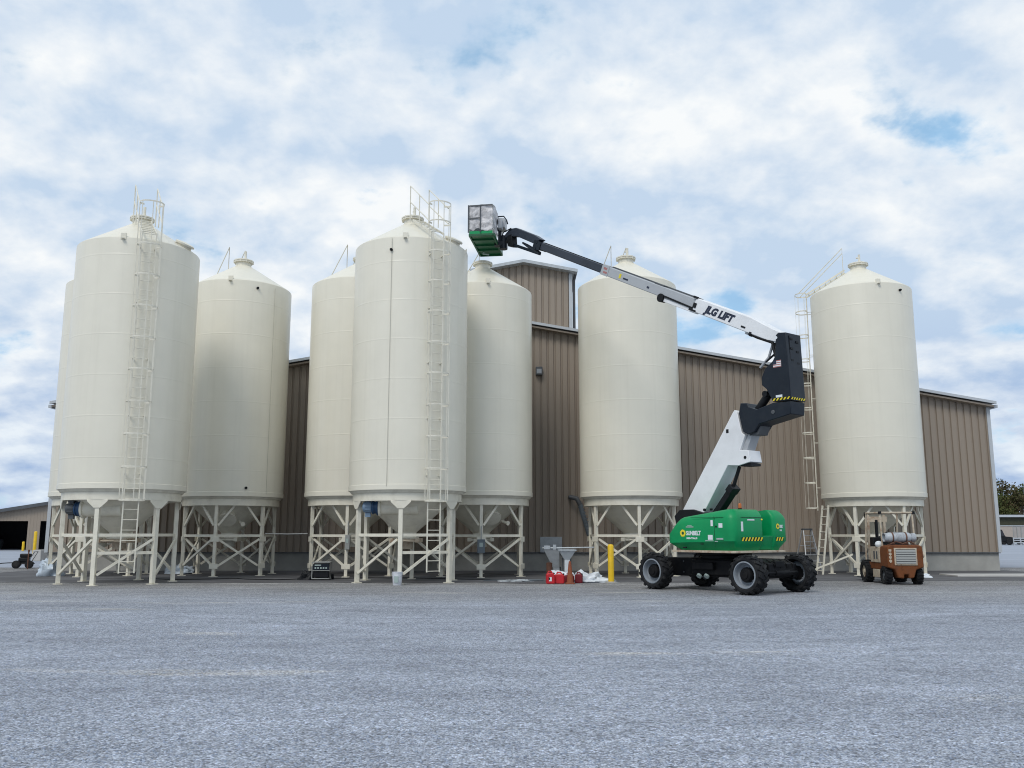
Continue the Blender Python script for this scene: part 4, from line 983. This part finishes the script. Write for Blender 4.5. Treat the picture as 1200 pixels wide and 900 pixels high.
# generator under the silos
gn = thing('generator', 'black portable generator in a pale tube frame under the silos', 'generator', (-6.15,29.55,0), R(6))
B = MB(); B.tube([(-.28,-.25,.05),(.28,-.25,.05),(.28,-.25,.56),(-.28,-.25,.56),(-.28,-.25,.05)], .018, 8); B.tube([(-.28,.3,.05),(.28,.3,.05),(.28,.3,.56),(-.28,.3,.56),(-.28,.3,.05)], .018, 8)
for x in (-.28,.28):
    for z in (.05,.56): B.tube([(x,-.25,z),(x,.3,z)], .018, 8)
B.tube([(-.28,-.252,.30),(.28,-.252,.30)], .011, 6); B.build('tube_frame', M['conduit'], gn)
B = MB(); B.box(-.25,.25,-.22,.27,.08,.32); B.box(-.22,.05,-.2,.2,.32,.40); B.build('engine', M['black'], gn, bevel=.02)
B = MB(); B.box(-.24,.24,-.2,.25,.41,.54); B.build('fuel_tank', M['black'], gn, bevel=.035)
B = MB(); B.box(-.255,.255,-.245,-.222,.315,.52); cp = B.build('control_panel', M['navy'], gn, bevel=.006)
B = MB(); B.box(-.2,.0,-.252,-.2455,.455,.49); 
for k in range(5): B.box(-.2+k*.085,-.15+k*.085,-.252,-.2455,.36,.41)
B.build('outlet', M['decal_grey'], cp)
B = MB(); B.tube([(-.3,.24,.09),(-.37,.24,.09)], .09, 14); B.tube([(.3,.24,.09),(.37,.24,.09)], .09, 14); B.build('wheel', M['tyre'], gn)
def lump(name, label, cat, loc, size, mname, seed, n=26, m=12, amp=.3, rz=0, flat=0):
    B = MB(); rs = []
    for j in range(m+1):
        ph = math.pi/2*j/m
        ring = []
        for i in range(n):
            th = 2*math.pi*i/n
            p = Vector((math.cos(th)*math.cos(ph), math.sin(th)*math.cos(ph), math.sin(ph)))
            k = 1+amp*noise.noise(p*1.7+Vector((seed,0,0)))+amp*.55*noise.noise(p*4.5+Vector((0,seed,0)))+amp*.25*abs(noise.noise(p*11+Vector((0,0,seed))))
            ring.append((p.x*k*size[0], p.y*k*size[1], max(p.z*k*size[2], -.0)+(.005 if j == 0 else 0)))
        rs.append(ring)
    B.rings(rs); o = B.build(name, M[mname], smooth=55); o.location = loc; o.rotation_euler = (0,0,rz)
    return tag(o, label, cat)
lump('cloth_bag', 'crumpled black bag lying against the left side of the generator', 'bag', (-6.62,29.5,0), (.22,.2,.26), 'black', 5, amp=.5)
lump('plastic_heap', 'cloudy plastic sheet heaped at the foot of the leftmost silo', 'plastic sheet', (-16.25,32.2,0), (.42,.4,.55), 'clear_plastic', 9, amp=.55)
lump('plastic_heap', 'low cloudy plastic sheet on the apron behind the right legs of the leftmost front silo', 'plastic sheet', (-12.35,34.0,0), (.5,.4,.3), 'clear_plastic', 14, amp=.6)
lump('plastic_bag', 'white plastic bag bunched on top of the red cans beside the old cone', 'plastic bag', (1.55,28.0,0), (.42,.3,.33), 'plastic', 2, amp=.5)
lump('plastic_sheet', 'white plastic sheet trailing along the ground from the cone to the yellow bollard', 'plastic sheet', (2.22,28.1,0), (.52,.3,.27), 'plastic', 21, amp=.75)
lump('plastic_bag', 'flat white plastic scrap right beside the foot of the yellow bollard', 'plastic sheet', (2.72,28.0,0), (.5,.25,.10), 'plastic', 31, amp=.7)
lump('rag_pile', 'grey rags dropped on the apron left of the red cans', 'rags', (.15,28.4,0), (.4,.2,.06), 'galv', 33, amp=.7)
lump('plastic_scrap', 'small white scrap under the right edge of the lone silo', 'plastic scrap', (13.9,31.0,0), (.26,.2,.13), 'plastic', 41, amp=.5)

# white pail at the silo leg
pb = thing('pail', 'white plastic pail on the gravel against the front leg of the blue-blower silo', 'pail', (-3.32,26.5,0))
B = MB(); B.lathe([(.12,0),(.125,.01),(.15,.36),(.16,.36),(.16,.38),(.147,.38),(.14,.34),(.115,.02),(.01,.015)], 28); bod = B.build('body', M['bucket'], pb, smooth=40)
B = MB(); B.box(-.07,.05,-.154,-.13,.08,.26); B.build('paper_label', M['decal_grey'], pb)
B = MB(); B.tube([(.158*math.cos(R(a)), -.02-.16*math.sin(R(a))*.6, .34-.16*math.sin(R(a))*.8) for a in range(0,181,15)], .005, 6); B.build('handle', M['galv'], pb)

# red cans
def can(loc, label, w, d, h, mname, rz):
    t = thing('fuel_can', label, 'fuel can', loc, rz)
    B = MB(); B.prism([(-w/2,0),(w/2,0),(w/2,h*.72),(w*.28,h*.88),(-w*.3,h*.88),(-w/2,h*.76)], -d/2, d/2); bd = B.build('body', M[mname], t, bevel=.03, segs=3)
    B = MB(); B.tube([(-w*.28,0,h*.86),(-w*.2,0,h),(w*.1,0,h),(w*.22,0,h*.86)], .022, 8); B.build('handle', M[mname], t)
    B = MB(); B.tube([(w*.36,0,h*.74),(w*.42,0,h*.9)], .03, 10); B.build('cap', M['black'], t)
    return t, bd
t, bd = can((1.14,27.25,0), 'bright red fuel can with white and black label, leftmost of the red cans', .26, .2, .36, 'red', R(4))
B = MB(); B.box(-.05,.03,-.106,-.098,.08,.2); B.build('label_patch', M['decal_white'], bd); B = MB(); B.box(-.06,-.02,-.108,-.1065,.12,.19); B.build('label_mark', M['black'], bd)
can((1.42,27.35,0), 'plain red fuel can beside the labelled one, in front of the white bag', .30, .22, .33, 'red', R(-10))
can((1.72,27.75,0), 'dark red can half behind the old orange cone', .3, .2, .28, 'dark_red', R(20))
can((2.02,27.6,0), 'dark red can on the right of the old orange cone', .22, .2, .32, 'dark_red', R(-15))

cn = thing('traffic_cone', 'narrow faded brown-orange traffic cone beside the red cans', 'traffic cone', (1.72,27.15,0))
B = MB(); B.lathe([(.115,.03),(.10,.06),(.04,.62),(.03,.66),(.005,.665)], 28); B.build('cone_body', M['cone'], cn)
B = MB(); B.cbox((0,0,.018),(.28,.28,.036)); B.build('cone_base', M['cone'], cn, bevel=.012)
B = MB(); B.lathe([(.036,.60),(.034,.63),(.03,.665),(.005,.668)], 20); B.build('tip', M['decal_white'], cn) if False else None

# discharge hoppers by the wall
def hopper_thing(loc, label, tw, bw, zt, zm, zb, lean=0, mt='funnel'):
    t = thing('discharge_funnel', label, 'metal funnel', loc)
    B = MB(); d = .28
    a, c = tw/2, bw/2
    B.rings([[(-c+lean,-c,zb),(c+lean,-c,zb),(c+lean,c,zb),(-c+lean,c,zb)],[(-c+lean,-c,zm),(c+lean,-c,zm),(c+lean,c,zm),(-c+lean,c,zm)],[(-a,-d,zt),(a,-d,zt),(a,d,zt),(-a,d,zt)]])
    B.build('funnel', M[mt], t, smooth=0)
    B = MB()
    for s in (-1,1): B.bar((s*a,-d,zt),(s*a,d,zt),.04); B.bar((-a,s*d,zt+.002),(a,s*d,zt+.002),.04)
    B.build('rim', M['galv'], t)
    B = MB()
    for sx in (-1,1):
        B.bar((sx*(c+.05)+lean,c+.06,0),(sx*(c+.05)+lean,c+.06,zm+.05),.04)
    B.build('stand', M['dark_grey'], t)
    return t
hopper_thing((1.82,30.2,0), 'pale galvanised funnel with straight square spout under the long rod', .56, .17, .93, .62, .15)
hopper_thing((1.33,31.2,0), 'darker galvanised funnel behind, tapering toward the right', .55, .2, .98, .30, .05, .18, 'galv')
B = MB(); B.tube([(-.85,0,0),(.85,0,.02)], .022, 8); B.cbox((-.7,0,.02),(.2,.14,.12)); B.cbox((-.45,0,.03),(.1,.1,.16)); o = B.build('auger_rod', M['galv']); o.location = (1.86,30.2,1.0); tag(o, 'long thin metal rod laid across the top of the galvanised funnel', 'metal rod')
o = None
B = MB(); B.box(-.42,.46,-.03,.03,0,.62); bp_ = B.build('wall_plate', M['galv'], wh, bevel=.01); bp_.location = (1.55,YW-.045,.72)
B = MB(); B.lathe([(.1,0),(.1,.5),(.06,.52)], 14); o = B.build('rusty_drum', M['rust']); o.location = (1.25,30.6,0); tag(o, 'slim rusty steel drum behind the red cans', 'drum')
# hanging spout and hose on the wall
sp_ = thing('wall_spout', 'dark pipe spout on the warehouse wall with grey hose hanging from it', 'spout', (2.45,YW-.1,0))
B = MB(); B.tube([(-.1,.08,2.92),(-.1,-.25,2.92),(.15,-.32,2.85),(.28,-.33,2.6)], [.09,.09,.1,.1], 12); B.build('elbow', M['dark_grey'], sp_)
B = MB(); pts = [(.28,-.33,2.62),(.36,-.33,2.3),(.46,-.33,1.95),(.60,-.33,1.5),(.72,-.33,1.15)]
B.tube(pts, [.09,.1,.085,.1,.08], 12)
for k in range(12):
    f = k/11; x = .30+.42*f; z = 2.55-1.35*f; B.tube([(x,-.33,z),(x+.012,-.33,z-.04)], .115, 12)
B.build('flexible_hose', M['box_grey'], sp_)
sp2 = thing('wall_cable', 'short dark hose hanging on the wall right of the basket silo', 'hose', (.35,YW-.08,0))
B = MB(); B.tube([(0,0,2.3),(.03,-.06,1.9),(0,-.06,1.5),(.06,-.03,1.25)], .05, 10); B.build('hose', M['dark_grey'], sp2); B = MB(); B.tube([(0,.08,2.3),(0,-.05,2.3)], .07, 10); B.build('socket', M['dark_grey'], sp2)
# conduit between two back silos
B = MB(); B.tube([(-8.7,32.0,1.47),(-7.9,32.0,1.455),(-7.2,32.0,1.47)], .02, 6); o = B.build('conduit_pipe', M['conduit']); tag(o, 'thin grey conduit strung between two silo frames over the generator', 'conduit')

# cables on the apron
def ground_cable(name, pts, rad, m_, label):
    B = MB(); out = []
    for i in range(len(pts)-1):
        for k in range(10):
            f = k/10; x = pts[i][0]+(pts[i+1][0]-pts[i][0])*f; y = pts[i][1]+(pts[i+1][1]-pts[i][1])*f
            out.append((x+.12*noise.noise(Vector((x*1.3,y,5))), y+.35*noise.noise(Vector((x*.9,3,y))), rad+.008))
    B.tube(out, rad, 6); tag(B.build(name, M[m_]), label, 'cable')
ground_cable('power_cable', [(-6.4,29.8),(-7.6,29.2),(-9.0,29.9),(-10.6,29.3),(-12.2,30.3)], .016, 'black', 'black power cable snaking from the generator toward the leftmost silos')
ground_cable('power_cable', [(-5.9,30.4),(-4.4,30.6),(-2.6,30.0),(-.6,29.4),(.7,29.2)], .014, 'black', 'black cable lying on the apron between the generator and the red cans')
ground_cable('air_hose', [(-.9,28.6),(-.2,28.9),(.5,28.5),(1.0,28.9),(.2,29.3)], .015, 'box_grey', 'grey air hose curled on the apron left of the red cans')
# machine on the far left
pc = thing('pressure_washer', 'small black wheeled engine cart on the pale lot at far left', 'engine cart', (-20.9,39.2,0), R(8))
B = MB(); B.box(-.28,.28,-.2,.2,.18,.26); B.tube([(-.3,-.2,.2),(-.3,.2,.2),(.3,.2,.2),(.3,-.2,.2),(-.3,-.2,.2)], .025, 8); B.build('cart_frame', M['black'], pc)
B = MB(); B.box(-.24,.16,-.16,.16,.26,.46); B.box(-.2,.22,-.14,.14,.46,.62); B.build('engine', M['black'], pc, bevel=.04)
for x in (-.26,.26):
    B = MB(); B.lathe([(.03,-.05),(.12,-.055),(.17,-.04),(.17,.04),(.12,.055),(.03,.05)], 24, Matrix.Translation((x,-.26,.17))@Matrix.Rotation(R(90),4,'X')); B.build('wheel', M['tyre'], pc)
B = MB(); B.tube([(.2,.2,.3),(.42,.2,.7),(.42,-.2,.7),(.2,-.2,.3)], .015, 6); B.build('handle', M['dark_grey'], pc)
B = MB(); pts = []
for k in range(60):
    f = k/59; pts.append((-21.2-2.6*f+.2*math.sin(f*9), 39.1+.55*math.sin(f*14), .03+.22*abs(math.sin(f*7))*(1-f*.4)))
B.tube(pts, .02, 6); o = B.build('black_hose', M['black']); tag(o, 'loose black hose looping left from the engine cart', 'hose')
B = MB(); B.box(-.02,.02,-.02,.02,0,.75); B.box(-.03,.03,-.025,.025,.72,.8); o = B.build('marker_stake', M['rust']); o.location = (-20.25,38.2,0); tag(o, 'thin rusty stake beside the engine cart', 'stake')
B = MB(); B.prism([(-.25,0),(.25,0),(.23,.2),(.22,.6),(-.22,.6),(-.23,.2)], -.4,.4); o = B.build('concrete_block', M['pale_concrete'], bevel=.03); o.location = (-25.6,49.5,0); tag(o, 'pale concrete block standing left of the warehouse corner', 'concrete block')

# ------------------------------------------------------------------ far shed on the left
fs = thing('open_shed', 'long low tan shed with dark open doors far off at the left', 'shed', (0,0,0))
FX0, FX1, FY, FR_ = -75, -17, 80, -24.0
fz = lambda x: 3.75+ (4.6)*(1-abs(x-FR_)/51.0)-.15 if False else 4.98-.118*abs(x+34.0)*(1 if x < -34 else -1)
top = lambda x: 4.05+.155*(x+41.0)
B = MB()
doors = [(-58.5,-55.2),(-52.5,-42.7),(-41.6,-38.6)]
x = FX0
segs = []
for d0, d1 in doors:
    segs.append((x, d0)); x = d1
segs.append((x, -37.0)); 
for a, c in segs: siding(B, a, c, FY, 0, top, depth=.015)
for d0, d1 in doors: siding(B, d0, d1, FY, 2.55, top, depth=.015)
siding(B, -37.0, -22.0, FY, 0, top, depth=.015)
B.build('front_wall', M['siding'], fs, smooth=0, recalc=False)
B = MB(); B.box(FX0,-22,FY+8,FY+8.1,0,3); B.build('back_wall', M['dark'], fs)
B = MB(); B.hexa([(FX0,FY-.4,top(FX0)),(-22,FY-.4,top(-22)),(-22,FY+30,top(-22)),(FX0,FY+30,top(FX0)),(FX0,FY-.4,top(FX0)+.15),(-22,FY-.4,top(-22)+.15),(-22,FY+30,top(-22)+.15),(FX0,FY+30,top(FX0)+.15)]); B.build('roof', M['siding_roof'], fs, smooth=0)
B = MB(); B.hexa([(FX0,FY-.46,top(FX0)-.12),(-22,FY-.46,top(-22)-.12),(-22,FY-.402,top(-22)-.12),(FX0,FY-.402,top(FX0)-.12),(FX0,FY-.46,top(FX0)+.17),(-22,FY-.46,top(-22)+.17),(-22,FY-.402,top(-22)+.17),(FX0,FY-.402,top(FX0)+.17)]); B.build('fascia', M['dark_grey'], fs, smooth=0)
B = MB(); B.box(-22,-21.9,FY,FY+30,0,top(-22)); B.box(FX0-.1,FX0,FY,FY+30,0,2); B.build('side_wall', M['siding'], fs)
B = MB(); B.prism([(-51.5,0),(-47.6,0),(-47.4,.9),(-48.2,1.0),(-48.6,1.7),(-50.6,1.7),(-51.2,1.0),(-51.6,.9)], FY+3, FY+5); o = B.build('tractor', M['dark_grey'], bevel=.1); tag(o, 'dark vehicle parked inside the far shed door', 'vehicle')
for xx in (-51,-48.2):
    B = MB(); B.lathe([(.1,-.2),(.5,-.2),(.55,-.1),(.55,.1),(.5,.2),(.1,.2)], 20, Matrix.Translation((xx,FY+2.9,.55))@Matrix.Rotation(R(90),4,'X')); w_ = B.build('wheel', M['tyre'], o)

# ------------------------------------------------------------------ far right: trailers, fence, trees
def trailer(x, y, w, label, ribs, mname):
    t = thing('box_trailer', label, 'trailer', (x,y,0))
    B = MB(); B.box(0,w,0,2.5,.75,2.5); B.build('box', M[mname], t, bevel=.03)
    if ribs:
        B = MB(); k = 0
        while k*.55 < w: B.box(k*.55+.02,k*.55+.1,-.05,0,0.8,2.42); k += 1
        B.build('side_rib', M['conduit'], t)
    B = MB(); B.box(0,w,-.06,-.004,2.42,2.52); B.build('top_rail', M['trim'], t)
    B = MB(); B.box(.3,w-.3,.4,2.1,.5,.75); B.build('frame', M['black'], t)
    for wx in (w-1.2,w-2.3,1.0):
        B = MB(); B.lathe([(.1,-.15),(.45,-.15),(.5,-.08),(.5,.08),(.45,.15),(.1,.15)], 20, Matrix.Translation((wx,.3,.5))@Matrix.Rotation(R(90),4,'X')); B.build('wheel', M['tyre'], t)
    return t
M['tan_box'] = mat('tan_trailer_side', (.42,.36,.31), .6, var=.08)
M['grey_box'] = mat('grey_trailer_side', (.38,.35,.33), .6, var=.08)
Y0 = 120
trailer(58.0,Y0,8.2,'plain tan box trailer behind the dark truck',False,'tan_box')
trailer(66.4,Y0+.5,14,'ribbed grey box trailer on the far right edge',True,'grey_box')
tk = thing('dark_truck', 'dark truck cab parked by the tan trailer just past the warehouse corner', 'truck', (61.7,Y0-4.2,0))
B = MB(); B.prism([(-1.6,.45),(1.6,.45),(1.65,1.0),(.7,1.1),(.35,1.95),(-.9,2.0),(-1.1,1.1),(-1.65,1.05)], -.9,.9); B.build('body', M['black'], tk, bevel=.08)
B = MB(); B.prism([(.28,1.15),(.62,1.12),(.36,1.8),(-.8,1.85),(-.95,1.15)], -.915,.915); B.build('window', M['glass'], tk)
for wx in (-1.1,1.15):
    B = MB(); B.lathe([(.1,-.12),(.42,-.12),(.45,0),(.42,.12),(.1,.12)], 20, Matrix.Translation((wx,-.85,.45))@Matrix.Rotation(R(90),4,'X')); B.build('wheel', M['tyre'], tk)
fn = thing('rail_fence', 'short white rail fence in front of the ribbed trailer', 'fence', (63.4,Y0-5,0))
B = MB()
for k in range(5): B.box(k*.9-.06,k*.9+.06,-.06,.06,0,.95)
B.build('post', M['trim'], fn); B = MB()
for z in (.3,.6,.86): B.box(-.1,3.7,-.09,-.061,z-.05,z+.07)
B.build('rail', M['trim'], fn)
cr = thing('white_car', 'white car cut off by the right edge of the far lot', 'car', (67.4,Y0-5.2,0))
B = MB(); B.prism([(-2.1,.35),(2.1,.35),(2.15,.75),(1.3,.95),(.7,1.45),(-1.2,1.45),(-1.9,.95),(-2.15,.8)], -.85,.85); B.build('body', M['white'], cr, bevel=.1)
B = MB(); B.prism([(1.05,1.0),(.62,1.38),(-1.1,1.38),(-1.6,1.0)], -.865,.865); B.build('window', M['glass'], cr)
for wx in (-1.3,1.35):
    B = MB(); B.lathe([(.1,-.1),(.3,-.1),(.33,0),(.3,.1),(.1,.1)], 20, Matrix.Translation((wx,-.8,.33))@Matrix.Rotation(R(90),4,'X')); B.build('wheel', M['tyre'], cr)
lr = thing('low_shed', 'long dark low shed with pale metal roof edge below the trees', 'shed', (58,150,0))
B = MB(); B.box(0,70,0,8,0,4.1); B.build('wall', M['dark_olive'], lr); B = MB(); B.box(-.5,70.5,-.6,8.6,4.12,4.5); B.build('roof', M['trim'], lr)

def tree(x, y, h, w, label, cat_leaf, seed, group='trees beyond the far lot', nl=4600):
    rs = random.Random(seed)
    t = thing('broadleaf_tree', label, 'tree', (x,y,0), 0, group)
    B = MB(); B.tube([(0,0,0),(.05*h*.2,0,h*.25),(-.02*h,.02*h,h*.55),(0,0,h*.85)], [.03*h,.024*h,.015*h,.004*h], 8)
    cl = []
    for k in range(16):
        a = rs.uniform(0,6.28); zz = h*rs.uniform(.32,.9); rr = w*.5*rs.uniform(.2,.95)*math.sqrt(max(.1,1-((zz/h-.58)/.45)**2))
        p = Vector((rr*math.cos(a), rr*math.sin(a), zz)); B.tube([(0,0,zz*.62), p*.6+Vector((0,0,zz*.3)), p], [.011*h,.007*h,.003*h], 5); cl.append((p, w*rs.uniform(.13,.24)))
    B.build('trunk', M['bark'], t)
    V = []; F = []
    for i in range(nl):
        c, r = rs.choice(cl); d = Vector((rs.gauss(0,1),rs.gauss(0,1),rs.gauss(0,.8))).normalized()*r*rs.uniform(.4,1.05)
        p = c+d; s = rs.uniform(.10,.24)*h/9
        a = Vector((rs.gauss(0,1),rs.gauss(0,1),rs.gauss(0,1))).normalized(); q = a.orthogonal().normalized(); e = a.cross(q)
        o = len(V); V += [p-q*s, p+e*s*.6, p+q*s, p-e*s*.6]; F.append((o,o+1,o+2,o+3))
    B = MB(); B.v = [tuple(v) for v in V]; B.f = F; B.mi = [0]*len(F); B.build('crown', M[cat_leaf], t, smooth=0, recalc=False)
specs = [(78,152+8,7.6,6.5,'leaf_olive','short olive tree closest to the warehouse corner, over the pale roof edge'),
         (83.5,170,9.6,6,'leaf_brown','thin brown autumn tree, second out from the warehouse corner'),
         (87,164,9.0,7,'leaf_olive','olive tree half showing behind the brown autumn tree'),
         (91.5,168,12.0,8,'leaf_brown','tall brown autumn tree cut by the right edge of the photo'),
         (82,182,9.2,8,'leaf_green','dark green tree farthest back behind the olive trees'),
         (97,172,10.5,8,'leaf_olive','olive tree just beyond the right edge of the photo')]
for i, (x, y, h, w, lf, lab) in enumerate(specs): tree(x, y, h, w, lab, lf, 50+i)
# distant woods along the horizon
rs = np.random.RandomState(5); nq = 9000
ang = rs.uniform(-1.25,1.25,nq); dist = rs.uniform(430,470,nq); hh = 4+rs.rand(nq)*(3+1.5*np.sin(ang*23)+1.5*np.sin(ang*57))
Pq = np.stack([np.sin(ang)*dist, np.cos(ang)*dist, hh*rs.rand(nq)**.6+2],1); s = 1.6
a = rs.normal(size=(nq,3)); a /= np.linalg.norm(a,axis=1)[:,None]; c = np.cross(a, rs.normal(size=(nq,3))); c /= np.linalg.norm(c,axis=1)[:,None]
V = np.stack([Pq-a*s, Pq+c*s, Pq+a*s, Pq-c*s],1).reshape(-1,3); me = bpy.data.meshes.new('distant_woods')
me.from_pydata(V.tolist(), [], [(4*i,4*i+1,4*i+2,4*i+3) for i in range(nq)]); me.materials.append(M['leaf_green'])
o = bpy.data.objects.new('distant_woods', me); C.objects.link(o); setting(o, 'stuff')
